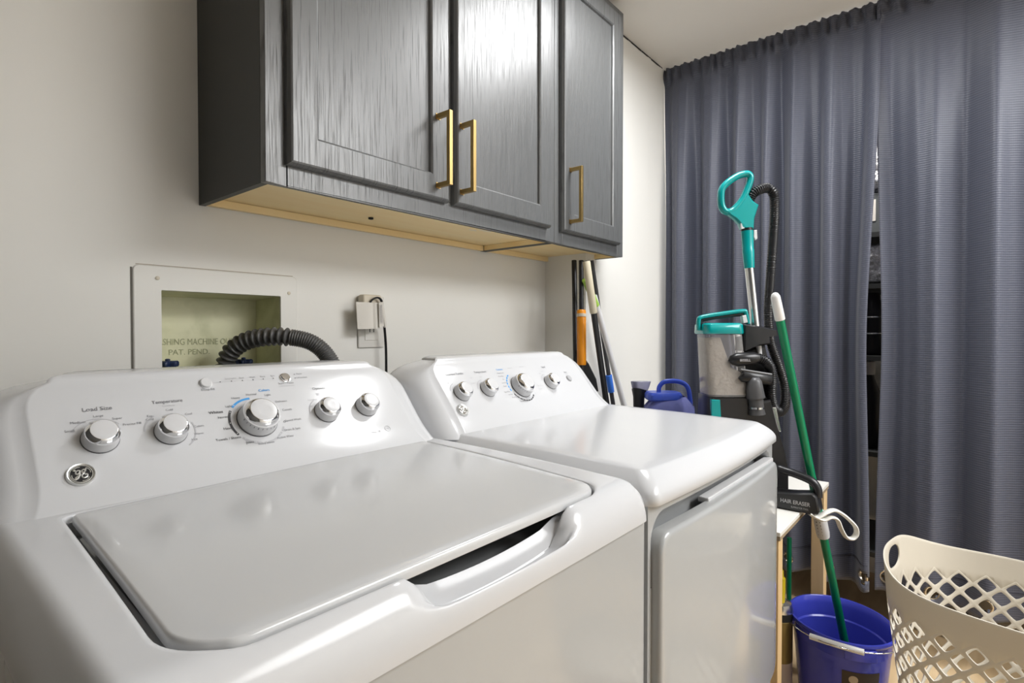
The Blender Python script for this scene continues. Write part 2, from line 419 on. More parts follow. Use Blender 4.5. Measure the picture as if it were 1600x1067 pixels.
for off, drop in ((.0002, .004), (.001, .0014), (.0025, .0003)):
    secs.append([V((q.x, q.y, max(zin(q.x, q.y)-.0004, znew(q.x, q.y)-drop))) for q in [p+(o-p).normalized()*off for p, o in zip(hole, out_)]])
K = 26
for k in range(1, K+1):
    t = k/K; t = 1-(1-t)**1.7
    row = []
    for p, o in zip(hole, out_):
        s = p+(o-p).normalized()*.0025; q = s.lerp(o, t); row.append(V((q.x, q.y, znew(q.x, q.y))))
    secs.append(row)
secs.append([V((p.x, p.y, p.z-.0015)) for p in secs[-1]])
secs.append([V((ctr.x+(p.x-ctr.x)*.999, ctr.y+(p.y-ctr.y)*.999, p.z)) for p in secs[-1]]); secs.append([V((ctr.x+(p.x-ctr.x)*.975, ctr.y+(p.y-ctr.y)*.975, p.z+.006)) for p in secs[-1]])
mb.loft(secs, cap0=False, cap1=False)
mb.build('top_deck', ENAM, washer, smooth=60)
# side rails of the deck beside the console
mb = MB()
for sx, xo in ((1, WX0), (-1, WX1)):
    prof = [(0, .914), (0, .93)]+[(RS*(1-math.cos(t*math.pi/12)), .93+.054*math.sin(t*math.pi/12)) for t in range(1, 7)]+[(.07, .984), (.07, .914)]
    mb = MB().loft([[V((xo+sx*a, y, z)) for a, z in prof] for y in (.858, 1.045)]); mb.build('rear_deck', ENAM, washer)
# lid
li = [.0035]*4
lid_o = rounded(LC, [.050, .043, .024, .012], inset=.002)
shift = lambda p: V((p.x+(.004 if p.x < .17 else 0), p.y))
lid_o = [shift(p) for p in lid_o]
def ins(pts, d):
    n = len(pts); r = []
    for i in range(n):
        t = pts[(i+1) % n]-pts[i-1]
        if t.length < 1e-6: r.append(pts[i]); continue
        nn = V((-t.y, t.x)).normalized(); r.append(pts[i]+nn*d)
    return r
lc = V((.43, .62)); secs = []
e1 = ins(lid_o, .0012); e2 = ins(lid_o, .004)
def lz(x, y): return dz(x, y)+.0012
secs.append([V((*(p), lz(*p)-.0105)) for p in ins(lid_o, .003)])
secs.append([V((*(p), lz(*p)-.0100)) for p in lid_o])
secs.append([V((*(p), lz(*p)-.0045)) for p in lid_o])
secs.append([V((*(p), lz(*p)-.0018)) for p in e1])
secs.append([V((*(p), lz(*p)-.0004)) for p in ins(lid_o, .0026)])
secs.append([V((*(p), lz(*p))) for p in e2])
for t in (.93, .85, .7, .5, .3, .1):
    secs.append([V((*(lc+(p-lc)*t), lz(*(lc+(p-lc)*t)))) for p in e2])
lid = MB().loft(secs).build('lid', ENAMD, washer, smooth=60)
con = console(.428, washer)
# dark tub well seen through the gap beside the lid
# steel cabinet
def rbox(x0, x1, y0, y1, z0, z1, r, bow=0, n=6, edge=1):
    pts = []
    for (cx_, cy_, a) in ((x1-r, y0+r, -90), (x1-r, y1-r, 0), (x0+r, y1-r, 90), (x0+r, y0+r, 180)):
        for k in range(n+1):
            t = math.radians(a+90*k/n); pts.append((cx_+r*math.cos(t), cy_+r*math.sin(t)))
    if bow:
        m = 14; xa, xb = x0+r, x1-r
        for k in range(1, m): pts.append((xa+(xb-xa)*k/m, y0-bow*(1-(2*k/m-1)**2)))
    return pts
mb = MB(); o = rbox(WX0+.005, WX1-.004, WYF+.005, 1.045, 0, 0, .008)
mb.loft([[V((x, y, z)) for x, y in o] for z in (.02, .914)]); mb.build('cabinet_body', PANEL_SHADED, washer)
for fx in (.12, .736):
    for fy in (.42, 1.0): MB().lathe([(.02, 0), (.02, .02), (.012, .024)], (fx, fy, 0), (0, 0, 1), 16).build('foot', BLACK, washer)
# paint chips and scratches on the front panel
mb = MB(); random.seed(2); yf = WYF+.0048
for x, z, l in ((.228, .895, .012), (.236, .897, .008), (.247, .899, .010), (.231, .888, .014), (.243, .889, .007), (.255, .912, .010), (.268, .914, .006)):
    mb.add([(x, yf, z), (x+l, yf, z+l*.3), (x+l, yf, z+l*.3+.0012), (x+l*.4, yf, z+.003)], [(0, 1, 2, 3)])
mb.build('paint_chips', DKPRINT, washer)
knob(washer, .2113, .0935, .0212, .024); knob(washer, .2952, .0915, .0212, .024)
knob(washer, .4214, .0935, .0312, .030, big=True, tick=-.1)
knob(washer, .5451, .0925, .0215, .024); knob(washer, .6298, .0930, .0212, .024)
emblem(washer, .1833, .0452)
button(washer, .3625, .1720, .0088); button(washer, .4954, .1728, .0085, m=CHROME)
dk, gr, lt, bl = MB(), MB(), MB(), MB()
ftxt(gr, 'Load Size', .2158, .1418, .0085, bold=.00012, width=.0335)
for t, x, a, s in (('Small', .1812, .1111, .0052), ('Medium', .1917, .1230, .0052), ('Large', .2150, .1303, .0052), ('Super', .2355, .1234, .0052), ('Precise Fill', .2512, .1120, .0052),
                   ('Tap', .2743, .1216, .0050), ('Cold', .2735, .1161, .0050), ('Cold', .3013, .1290, .0050), ('Cool', .3250, .1185, .0050), ('Colors', .3340, .0953, .0050), ('Warm', .3305, .0826, .0050), ('Hot', .3226, .0739, .0050),
                   ('Light', .3850, .1250, .0056), ('Heavy', .4001, .1395, .0056), ('Normal', .4268, .1437, .0056), ('Light', .4530, .1400, .0056), ('Delicates', .4720, .1245, .0056), ('Casuals', .4766, .1067, .0056),
                   ('Speed Wash', .4801, .0852, .0056), ('Drain & Spin', .4723, .0677, .0056), ('Active Wear', .4562, .0553, .0056), ('Bulky Items', .4223, .0497, .0056),
                   ('Deep Fill', .3633, .1600, .0056), ('Start / Pause', .4933, .1612, .0056), ('Pause', .5245, .1795, .0046), ('Lid Locked', .5265, .1712, .0046)):
    ftxt(gr, t, x, a, s)
for t, x, a, s in (('Jeans', .3980, .0552, .0058), ('Towels / Sheets', .3690, .0668, .0058), ('Heavy', .3735, .0848, .0058), ('Normal', .3725, .1058, .0056)): ftxt(dk, t, x, a, s)
ftxt(dk, 'Whites', .3634, .1161, .0068, bold=.00008, width=.021)
ftxt(bl, 'Colors', .4504, .1500, .0068, bold=.00008)
ftxt(gr, 'Temperature', .3021, .1441, .0078, bold=.0001, width=.041)
ftxt(gr, 'Options', .5507, .1441, .0074, width=.026)
ftxt(lt, 'Extra Rinse', .3021, .1365, .0036); ftxt(lt, 'Hold 3 Secs to Stop', .4933, .1555, .0034)
for i, t in enumerate(('Sensing/Fill', 'Soak', 'Wash', 'Rinse', 'Spin')): ftxt(gr if i else lt, t, .4032+.0178*i, .1785, .0042)
for i in range(6): dot(dk, .3852+.0178*i, .1731, .0010)
dot(dk, .5150, .1790, .0009); dot(dk, .5138, .1706, .0009)
lt.add([face(.3715, .1718, .0004), face(.3845, .1727, .0004), face(.3845, .1731, .0004), face(.3715, .1722, .0004)], [(0, 1, 2, 3)])
lt.add([face(.3862, .1729, .0004), face(.4740, .1729, .0004), face(.4740, .1731, .0004), face(.3862, .1731, .0004)], [(0, 1, 2, 3)])
for t, x, a in (('Extra', .5440, .1330), ('Rinse', .5450, .1300), ('Soak', .5600, .1275), ('Warm Rinse', .5290, .1210), ('Off', .5215, .1080), ('Stain', .5745, .1120), ('Power Rinse', .5790, .0960), ('Pre Wash', .5760, .1050), ('Fabric Softener', .6280, .1250)):
    ftxt(lt, t, x, a, .0036)
ftxt(lt, 'Extra Rinse', .6300, .1420, .0060)
ftxt(lt, 'Deep Fill', .6254, .0366, .0062)
lt.tube([face(.6545+.0058*math.cos(t*.314), .0398+.0058*math.sin(t*.314), .0004) for t in range(20)], .0003, 4, closed=True)
ftxt(lt, 'HE', .6545, .0398, .0052)
X0, A0, RR = .4214, .0935, .0425
band(bl, X0, A0, RR, 90, 138, .0036); band(dk, X0, A0, RR, 148, 212, .0036); band(lt, X0, A0, RR, 222, 262, .0036)
band(lt, X0, A0, RR, 268, 300, .0022); band(lt, X0, A0, RR, 304, 318, .0030); band(lt, X0, A0, RR, 322, 334, .0030)
wd = MB()
for g in (132, 152, 180, 208, 228, 250, 274, 312): dot(wd, X0+RR*math.cos(math.radians(g)), A0+RR*math.sin(math.radians(g)), .0009, .0009)
gr.tube([face(X0+.0440*math.cos(-.22)+.0017*math.cos(t*.52), A0+.0440*math.sin(-.22)+.0017*math.sin(t*.52), .0004) for t in range(12)], .0003, 4, closed=True)
for (x, a) in ((.2952, .0925),):
    band(lt, x, a, .0325, 118, 172, .0020); band(lt, x, a, .0325, -55, 20, .0020)
band(lt, .2113, .0935, .0325, 40, 150, .0010)
band(lt, .5451, .0930, .0300, 120, 178, .0016)
base = [dk, gr, lt, bl, wd]
for q, m_, n_ in zip(base, [DKPRINT, GRPRINT, LTPRINT, BLPRINT, KNOBW], ['dark_lettering', 'grey_lettering', 'pale_lettering', 'blue_lettering', 'white_dots']): q.build(n_, m_, con, smooth=180)

# ---------- dryer
DX0, DX1, DYF = .7865, 1.483, .372
dc = (DX0+DX1)/2-.008
dryer = thing('clothes_dryer', (1.132, .70, 0), 'white clothes dryer with front door, right of the washing machine', 'dryer')
def sec_d(inset, z, fz=0):
    """plan outline of the dryer top, front edge gently bowed"""
    pts = []; r = .022
    x0, x1, y0, y1 = DX0+inset, DX1-inset, DYF+inset, .86
    m = 20
    def fy(x): return y0-.012*(1-((x-(x0+x1)/2)/((x1-x0)/2))**2)+.004*0
    for k in range(7):
        t = math.radians(180+90*k/6); pts.append((x0+r+r*math.cos(t), fy(x0+r)+r+r*math.sin(t)))
    for k in range(1, m): x = x0+r+(x1-x0-2*r)*k/m; pts.append((x, fy(x)))
    for k in range(7):
        t = math.radians(-90+90*k/6); pts.append((x1-r+r*math.cos(t), fy(x1-r)+r+r*math.sin(t)))
    pts += [(x1, .6), (x1, y1), (x0, y1), (x0, .6)]
    return [V((x, y, z-.009*max(0, (.84-y)/.45)**1.5)) for x, y in pts]
def front_zoff(row, k): return row
secs = []
secs.append(sec_d(.003, .936)); secs.append(sec_d(0, .939))
for k in range(0, 9):
    t = k/8; secs.append(sec_d(.030*t**1.8, .948+.0345*t))
secs.append(sec_d(.0325, .9840)); secs.append(sec_d(.036, .9850))
for s_ in (.06, .12, .2): secs.append(sec_d(s_, .9855))
# front leans back: shift the upper front rows
MB().loft(secs).build('top_panel', ENAM, dryer, smooth=60)
mb = MB()
for sx, xo in ((1, DX0), (-1, DX1)):
    prof = [(0, .93), (0, .95)]+[(.034*(1-math.cos(t*math.pi/12)), .95+.035*math.sin(t*math.pi/12)) for t in range(1, 7)]+[(.08, .985), (.08, .93)]
    mb = MB().loft([[V((xo+sx*a, y, z)) for a, z in prof] for y in (.856, 1.045)]); mb.build('rear_deck', ENAM, dryer)
dcon = console(dc, dryer)
# body with a recessed grip above the door
FYB = DYF+.012
body = MB(); o = rbox(DX0+.003, DX1-.003, .42, 1.045, 0, 0, .004)
body.loft([[V((x, y, z)) for x, y in o] for z in (.02, .9365)]); body.build('cabinet_body', PANEL_SHADED, dryer)
def fplate():
    """front frame: bowed plate with a rounded opening for the door grip"""
    bm_ = MB(); x0, x1 = DX0+.003, DX1-.003; gx0, gx1, gz0, gz1, r = .800, 1.455, .80, .912, .045
    hole_ = []
    for cx_, cz_, a in ((gx1-r, gz1-r, 0), (gx0+r, gz1-r, 90)):
        for k in range(9):
            t = math.radians(a+90*k/8); hole_.append((cx_+r*math.cos(t), cz_+r*math.sin(t)))
        if a == 0:
            for k in range(1, 20): hole_.append((gx1-r-(gx1-gx0-2*r)*k/20, gz1))
    hole_ += [(gx0, gz0)]+[(gx0+(gx1-gx0)*k/20, gz0) for k in range(1, 20)]+[(gx1, gz0)]
    c = ((x0+x1)/2, .86)
    def out(p):
        dx_, dz_ = p[0]-c[0], p[1]-c[1]; t = 1e9
        if dx_ > 0: t = min(t, (x1-c[0])/dx_)
        if dx_ < 0: t = min(t, (x0-c[0])/dx_)
        if dz_ > 0: t = min(t, (.9365-c[1])/dz_)
        if dz_ < 0: t = min(t, (.02-c[1])/dz_)
        return (c[0]+dx_*t, c[1]+dz_*t)
    bow = lambda x: FYB-.011*(1-((x-c[0])/((x1-x0)/2))**2)
    H = lambda p, d: V((p[0], bow(p[0])+d, p[1]))
    on = [out(p) for p in hole_]
    rows = [[H((c[0]+(p[0]-c[0])*.99, c[1]+(p[1]-c[1])*.96), .034) for p in hole_], [H(p, .030) for p in hole_], [H(p, .004) for p in hole_],
            [H((c[0]+(p[0]-c[0])*1.006, c[1]+(p[1]-c[1])*1.03), 0) for p in hole_]]
    rows.append([H(((a[0]+b[0])/2, (a[1]+b[1])/2), 0) for a, b in zip(hole_, on)])
    rows.append([H(p, 0) for p in on]); rows.append([V((p[0], .43, p[1])) for p in on])
    bm_.loft(rows, cap0=False, cap1=False)
    bx = [x0+(x1-x0)*k/16 for k in range(17)]     # back of the grip recess
    bm_.add([V((x, .0345+bow(x), z)) for x in bx for z in (.79, .912)], [(2*k, 2*k+2, 2*k+3, 2*k+1) for k in range(16)])
    return bm_
fplate().build('front_frame', PANEL_SHADED, dryer, smooth=50)
# door
def door_outline(ins_):
    x0, x1, z0, z1, r = .8015+ins_, 1.4665-ins_, .36+ins_, .884-ins_, .032-ins_*.6
    col = [(x0+r*(1-math.cos(k/8*math.pi/2)), r*(1-math.sin(k/8*math.pi/2))) for k in range(9)]
    col += [(x0+r+(x1-x0-2*r)*k/22, 0) for k in range(1, 22)]
    col += [(x1-r*(1-math.cos(k/8*math.pi/2)), r*(1-math.sin(k/8*math.pi/2))) for k in range(8, -1, -1)]
    return [(x, z0+d) for x, d in col]+[(x, z1-d) for x, d in reversed(col)]
dcx = (.8015+1.4665)/2
bow2 = lambda x: -.013*(1-((x-dcx)/.3325)**2)
rows = []
for i_, d_ in ((.0, .010), (0, -.008), (.001, -.011), (.003, -.0138), (.006, -.015), (.010, -.0155)):
    rows.append([V((x, FYB-.002+bow2(x)+d_, z)) for x, z in door_outline(i_)])
mb = MB().loft(rows, cap0=False, cap1=False); n = len(rows[0])
mb.add(rows[-1], [(k, k+1, n-2-k, n-1-k) for k in range(n//2-1)])
mb.add(rows[0], [(k, k+1, n-2-k, n-1-k) for k in range(n//2-1)])
door = mb.build('door', PANEL_SHADED, dryer, smooth=50)
MB().box((1.02, .374, .880), (1.452, .395, .8905)).build('door_grip', KNOBW, door, bevel=.002)
for fx in (.82, 1.44):
    for fy in (.44, 1.0): MB().lathe([(.02, 0), (.02, .02), (.012, .024)], (fx, fy, 0), (0, 0, 1), 16).build('foot', BLACK, dryer)
knob(dryer, .8895, .0973, .0212, .024); knob(dryer, .9791, .0995, .0212, .024)
knob(dryer, 1.1020, .0950, .0312, .030, big=True, tick=-.6); knob(dryer, 1.2324, .0970, .0212, .024)
button(dryer, 1.3308, .1040, .0095, m=mat('grey_button', (.42, .42, .43), .4))
emblem(dryer, .8644, .0532, dark=False)
dk, gr, lt, bl = MB(), MB(), MB(), MB()
ftxt(gr, 'Extended Tumble', .9007, .1512, .0085, width=.057); ftxt(gr, 'Temperature', .9882, .1512, .0085, width=.043)
ftxt(bl, 'Cottons', 1.0616, .1540, .0075); ftxt(gr, 'Signal', 1.2464, .1508, .008); ftxt(gr, 'Start', 1.3333, .1266, .007)
ftxt(gr, 'Timed Dry', 1.0812, .0537, .0068)
for t, x, a in (('Off', .866, .128), ('Low', .9480, .1370), ('High', .9800, .1370), ('Medium', .9440, .1210), ('Delicates', 1.105, .156), ('Easy Care', 1.155, .158), ('Mixed Loads', 1.058, .143), ('More Dry', 1.052, .133), ('Dry', 1.055, .123), ('Less Dry', 1.050, .113), ('Damp', 1.046, .103),
                ('Speed Dry', 1.042, .086), ('Air Fluff', 1.048, .077), ('Warm Up', 1.056, .068), ('80', 1.085, .0615), ('60', 1.098, .0600), ('50', 1.112, .0600), ('40', 1.124, .0620), ('30', 1.135, .065), ('20', 1.144, .070), ('Delicate', 1.175, .082), ('Wrinkle Care', 1.185, .092), ('Loud', 1.2280, .137), ('Off', 1.212, .130), ('Hold', 1.3360, .1200)):
    ftxt(gr if x > 1.03 and x < 1.08 else lt, t, x, a, .0048)
for j in range(6): band(bl, 1.102, .096, .0435, 118+j*13, 127+j*13, .0036, n=4)
for j in range(9): band(dk, 1.102, .096, .0425, 205+j*13, 215+j*13, .0034, n=4)
band(lt, .8895, .0973, .0300, 110, 160, .0018); band(lt, .9791, .0985, .0300, 95, 170, .0018); band(lt, 1.2324, .0970, .0300, 100, 160, .0018)
for q, m_, n_ in zip((dk, gr, lt, bl), [DKPRINT, GRPRINT, LTPRINT, BLPRINT], ['dark_lettering', 'grey_lettering', 'pale_lettering', 'blue_lettering']): q.build(n_, m_, dcon, smooth=180)

# ------------------------------------------------------------------ wall cabinets
def cabinet(x0, x1, doors, label, left_side):
    YF, Z0, Z1, T = 1.006, 1.478, 2.377, .018
    t = thing('wall_cabinet', ((x0+x1)/2, 1.16, Z0), label, 'cabinet', None)
    mb = MB(); mb.box((x0, YF+.019, Z0), (x0+.013, WY-.001, Z1)); mb.box((x1-.013, YF+.019, Z0), (x1, WY-.001, Z1)); mb.box((x0, YF+.019, Z1-.013), (x1, WY-.001, Z1))
    mb.build('carcass', mat('charcoal_side', (.048, .050, .048), .5), t)
    mb = MB(); mb.box((x0+.0135, YF+.019, Z0+.018), (x1-.0135, WY-.004, Z0+.030))     # recessed bottom
    mb.box((x0+.0135, WY-.016, Z0+.0005), (x1-.0135, WY-.003, Z0+.017)); mb.build('bottom_panel', MAPLE, t, label='unpainted maple underside')
    box('bare_side_edge', (x0+.0131, YF+.0195, Z0+.001), (x0+.0145, WY-.02, Z0+.0175), MAPLE, t)
    box('bare_side_edge', (x1-.0145, YF+.0195, Z0+.001), (x1-.0131, WY-.02, Z0+.0175), MAPLE, t)
    # face frame
    mb = MB(); mb.box((x0, YF, Z0), (x0+.042, YF+.019, Z1)); mb.box((x1-.042, YF, Z0), (x1, YF+.019, Z1))
    mb.box((x0+.042, YF, Z0), (x1-.042, YF+.019, Z0+.045)); mb.box((x0+.042, YF, Z1-.045), (x1-.042, YF+.019, Z1))
    if len(doors) > 1: c = (doors[0][1]+doors[1][0])/2; mb.box((c-.035, YF, Z0+.045), (c+.035, YF+.019, Z1-.045))
    mb.build('face_frame', OAK, t, bevel=.0015)
    for dx0, dx1, hx in doors:
        zb, zt, yf = 1.516, 2.343, YF-.021; w_ = .057
        mb = MB()
        def rr(i, y, j=0): return [V((dx0+i, y, zb+i)), V((dx1-i, y, zb+i)), V((dx1-i, y, zt-i)), V((dx0+i, y, zt-i))]
        rows = [rr(0, YF-.0005), rr(0, YF-.011), rr(.004, yf+.002), rr(.007, yf), rr(w_, yf), rr(w_+.004, yf+.003), rr(w_+.007, yf+.011)]
        mb.loft(rows, cap0=True, cap1=False)
        d = mb.build('door', OAK, t, smooth=20)
        box('door_panel', (dx0+w_+.005, yf+.009, zb+w_+.005), (dx1-w_-.005, yf+.014, zt-w_-.005), OAK, d)
        mb = MB(); hz0, hz1, hy = 1.544, 1.718, .945; k = .0053
        mb.box((hx-k, hy-k, hz0), (hx+k, hy+k, hz1))
        for z in (hz0, hz1-2*k): mb.box((hx-k, hy+k-.001, z), (hx+k, yf, z+2*k))
        h = mb.build('handle', BRASS, d, bevel=.0008)
        for z in (hz0+k, hz1-k): box('handle_foot', (hx-k*1.25, yf-.0015, z-k*1.25), (hx+k*1.25, yf, z+k*1.25), BRASS, h)
    return t
ca = cabinet(.495, 1.4115, [(.532, .946, .905), (.967, 1.372, .985)], 'charcoal oak double-door wall cabinet above the washer', True)
cb = cabinet(1.4125, 1.850, [(1.436, 1.801, 1.470)], 'narrow charcoal oak single-door wall cabinet, right of the double one', False)
for xx, yy, zz in ((.868, 1.20, 1.4955),):
    MB().lathe([(.0065, 0), (.0065, -.004), (.003, -.005)], (xx, yy, zz), (0, 0, 1), 16).build('screw_hole_plug', BLACKM, ca)
mb = MB()
for x, y, l in ((1.17, 1.10, .05), (1.19, 1.085, .04), (1.15, 1.12, .03)):
    mb.add([(x, y, 1.4958), (x+l, y-.004, 1.4958), (x+l, y+.004, 1.4958), (x+.004, y+.006, 1.4958)], [(0, 1, 2, 3)])
mb.build('putty_smear', WHITEB, ca)

# ------------------------------------------------------------------ washer outlet box in the wall
ob = thing('outlet_box', (.55, WY, 1.02), 'recessed yellowed plastic laundry outlet box in the wall behind the washer', 'utility box')
mb = MB(); d = WY+.115
x0, x1, z0, z1 = bx0+.002, bx1-.002, bz0+.002, bz1-.002
mb.add([(x0, WY, z0), (x1, WY, z0), (x1, WY, z1), (x0, WY, z1), (x0+.008, d, z0), (x1-.004, d, z0), (x1-.004, d, z1-.006), (x0+.008, d, z1-.006)],
       [(4, 5, 6, 7), (0, 1, 5, 4), (1, 2, 6, 5), (2, 3, 7, 6), (3, 0, 4, 7)])
mb.build('liner', BOXG, ob, smooth=20)
mb = MB(); fx0, fx1, fz0, fz1 = .368, .722, .98, 1.338; yf = WY-.004
fo = rbox(0, 1, 0, 1, 0, 0, .03)
def fr(x0, x1, z0, z1, r, y): return [V((px, y, pz)) for px, pz in rbox(x0, x1, z0, z1, 0, 0, r)]
mb.loft([fr(fx0, fx1, fz0, fz1, .012, WY+.001), fr(fx0, fx1, fz0, fz1, .012, WY-.002), fr(fx0+.002, fx1-.002, fz0+.002, fz1-.002, .010, yf),
         fr(bx0+.001, bx1-.001, bz0, bz1-.001, .002, yf), fr(bx0+.002, bx1-.002, bz0+.001, bz1-.002, .001, WY+.003)], cap0=False, cap1=False)
mb.build('faceplate', WALL, ob, smooth=30, label='painted faceplate')
box('dark_gap', (fx0-.0035, WY-.0008, fz0), (fx0-.0002, WY+.0005, fz1-.006), mat('dark_seam', (.16, .15, .13), .8), ob, label='dark gap along the left edge')  # thin dark strip along the faceplate's left edge
box('caulk_line', (fx0+.006, WY-.0008, fz1+.0002), (fx1-.01, WY+.0005, fz1+.0018), mat('caulk', (.42, .37, .30), .7), ob)
for sx_, sz_ in ((.412, 1.312), (.700, 1.296)):
    MB().lathe([(.0042, 0), (.0042, -.0012), (.003, -.0018)], (sx_, yf, sz_), (0, 1, 0), 14).build('screw', BEIGE, ob)
mb = MB(); EM = mat('embossed_letters', (.40, .42, .25), .4)
put_text(mb, 'WASHING MACHINE OUTLET BOX', .021, (.556, d-.0012, 1.176), (1, 0, 0), (0, 0, 1), width=.268*.93)
put_text(mb, 'PAT. PEND.', .018, (.515, d-.0012, 1.152), (1, 0, 0), (0, 0, 1))
mb.build('embossed_lettering', EM, ob, smooth=180)
def valve(x, y, z):
    v_ = MB(); v_.lathe([(.009, -.16), (.009, -.01), (.012, -.008), (.012, .0)], (x, y, z), (0, 0, 1), 14)
    k = v_.build('valve', NAVY, ob)
    mb = MB(); n = 60; top = []; 
    for h, s_ in ((0, .9), (.003, 1), (.010, 1), (.013, .88)):
        top.append([V((x+(.0165+.0035*math.cos(6*2*math.pi*j/n))*s_*math.cos(2*math.pi*j/n)*1.15, y+(.0165+.0035*math.cos(6*2*math.pi*j/n))*s_*math.sin(2*math.pi*j/n)*1.15, z+h)) for j in range(n)])
    mb.loft(top); mb.lathe([(.005, .012), (.005, .017), (.002, .018)], (x, y, z), (0, 0, 1), 10); mb.build('valve_wheel', NAVY, k)
valve(.447, WY+.050, 1.123); valve(.614, WY+.055, 1.120)

# drain hose: coarse corrugations first, fine ones further on
def hit(u, v_, y):
    r = FW+RT*((u-800)/863)+UP*((533.5-v_)/863); return V((0, 0, 1.2))+r*(y/r.y)
ctrl = [V((.566, 1.372, 1.03)), V((.567, 1.365, 1.10)), V((.574, 1.345, 1.150)), V((.595, 1.31, 1.178)), V((.625, 1.265, 1.1885)), V((.66, 1.225, 1.187)), V((.695, 1.195, 1.175)), V((.722, 1.175, 1.145)), V((.735, 1.160, 1.10)), V((.738, 1.150, 1.0)), V((.738, 1.150, .80))]
path = spline(ctrl, 60); tot = 0; LL = [0]
for a, b in zip(path, path[1:]): tot += (b-a).length; LL.append(tot)
cut = .285
def hr(i):
    s = LL[i]
    if s < cut: return .0185+.0036*math.cos(2*math.pi*s/.0145)
    return .0190+.0010*math.cos(2*math.pi*s/.0052)
hose = MB().tube(path, hr, 20).build('drain_hose', HOSEG, smooth=180)
tag(hose, 'grey corrugated drain hose arching out of the outlet box behind the washer', 'hose')

# ------------------------------------------------------------------ outlet, plug, cord
wo = thing('wall_outlet', (.944, WY, 1.155), 'white wall outlet with cover plate between washer and dryer', 'outlet')
box('cover_plate', (.900, WY-.006, 1.155), (.988, WY-.0002, 1.300), mat('outlet_white', (.72, .70, .66), .35), wo, bevel=.003)
mb = MB(); mb.box((.921, WY-.0075, 1.176), (.967, WY-.005, 1.222)); mb.build('receptacle', mat('outlet_white', (1, 1, 1)), wo, bevel=.001)
mb = MB()
for x in (.937, .950): mb.box((x-.0012, WY-.0080, 1.199), (x+.0012, WY-.0070, 1.212))
mb.build('slot', BLACKM, wo)
pl = thing('plug_adapter', (.94, WY-.02, 1.2), 'beige plug adapter under a folded white cardboard flap on the outlet', 'plug')
box('adapter_body', (.898, WY-.034, 1.236), (.960, WY-.0065, 1.303), BEIGE, pl, bevel=.006, segs=3)
mb = MB(); rows = []
for k in range(13):
    t = k/12; x = .868+t*.074; y = WY-.043-.006*math.sin(t*math.pi)-(.004 if k == 9 else 0)
    rows.append([V((x, y, 1.280)), V((x+.003*(1-t), y-.002, 1.207+.002*t)), V((x+.003*(1-t), y-.0008, 1.207+.002*t)), V((x, y+.0012, 1.280))])
mb.loft(rows); mb.build('cardboard_flap', PAPER, pl, smooth=30)
pc = thing('power_cord', (.99, WY-.03, 1.0), 'black power cord with a white warning tag hanging from the outlet', 'cord')
cp = spline([hit(578, 474, 1.275), hit(582, 468, 1.27), hit(590, 465, 1.265), hit(596, 470, 1.265), hit(598, 485, 1.27), hit(601, 515, 1.275), hit(603, 545, 1.28), hit(603.5, 590, 1.28), hit(604, 640, 1.28), V((1.005, 1.28, .6))], 8)
MB().tube(cp, lambda i: (.0042, .0025), 10).build('cord', BLACK, pc)
mb = MB(); a_, b_ = hit(596, 472, 1.262), hit(602, 511, 1.268)
e = (b_-a_).normalized()
mb.tube([a_+(b_-a_)*k/6 for k in range(7)], lambda i: (.0065, .0045), 10)
A, B, C_, D_ = hit(592, 473, 1.258), hit(597, 472, 1.256), hit(600, 510, 1.262), hit(593, 511, 1.258)
mb.add([A, B, C_, D_, A+V((0, .001, 0)), B+V((0, .001, 0)), C_+V((0, .001, 0)), D_+V((0, .001, 0))], [(0, 1, 2, 3), (7, 6, 5, 4), (0, 4, 5, 1), (1, 5, 6, 2), (2, 6, 7, 3), (3, 7, 4, 0)])
tg = mb.build('warning_tag', PAPER, pc)
mb = MB()
for k in range(5):
    p = A.lerp(B, .18+.16*k); q = D_.lerp(C_, .18+.14*k); t = V((0, -.0004, 0)); s = (B-A).normalized()*.0003
    p2, q2 = p.lerp(q, .08+.02*(k % 3)), p.lerp(q, .88-.06*(k % 2))
    mb.add([p2-s+t, p2+s+t, q2+s+t, q2-s+t], [(0, 1, 2, 3)])
mb.build('tag_print', GRPRINT, tg)

# ------------------------------------------------------------------ poles in the corner
def pt(u, v_, y): return hit(u, v_, y)
def ext(a, b, zt):                                  # continue the line a->b down to height zt
    k = (zt-a.z)/(b.z-a.z); return a+(b-a)*k
PG = None
def pole(name, label, cat, a, b, r, m, parts=(), z0=.0):
    t = thing(name, ext(a, b, z0), label, cat, PG)
    end = ext(a, b, z0+r)
    MB().tube([a, a.lerp(end, .5), end], r, 16).build('shaft', m, t, bevel=0)
    for (nm, p, q, rr, mm) in parts:
        MB().tube([p, p+(q-p)*.02, p+(q-p)*.98, q], [rr*.85, rr, rr, rr*.85], 16).build(nm, mm, t)
    return t
p1a, p1b = pt(897, 407, 1.15), pt(900, 600, 1.11)
b1 = pole('broom', 'black handled broom furthest left of the poles in the corner, wide black head up', 'broom', p1a, p1b, .0095, BLACK)
p2a, p2b = pt(908, 407, 1.09), pt(909, 600, 1.065)
f_ = lambda a, b, v0, v1: a.lerp(b, (v0-407)/(v1-407))
b2 = pole('pruning_pole', 'black pole with an orange sleeve tied by cream tape, under the narrow cabinet', 'pole', p2a, p2b, .0085, BLACK,
     [('orange_sleeve', f_(p2a, p2b, 485, 600), f_(p2a, p2b, 571, 600), .0165, ORANGE), ('tape_band', f_(p2a, p2b, 491, 600), f_(p2a, p2b, 496, 600), .0175, BEIGE)])
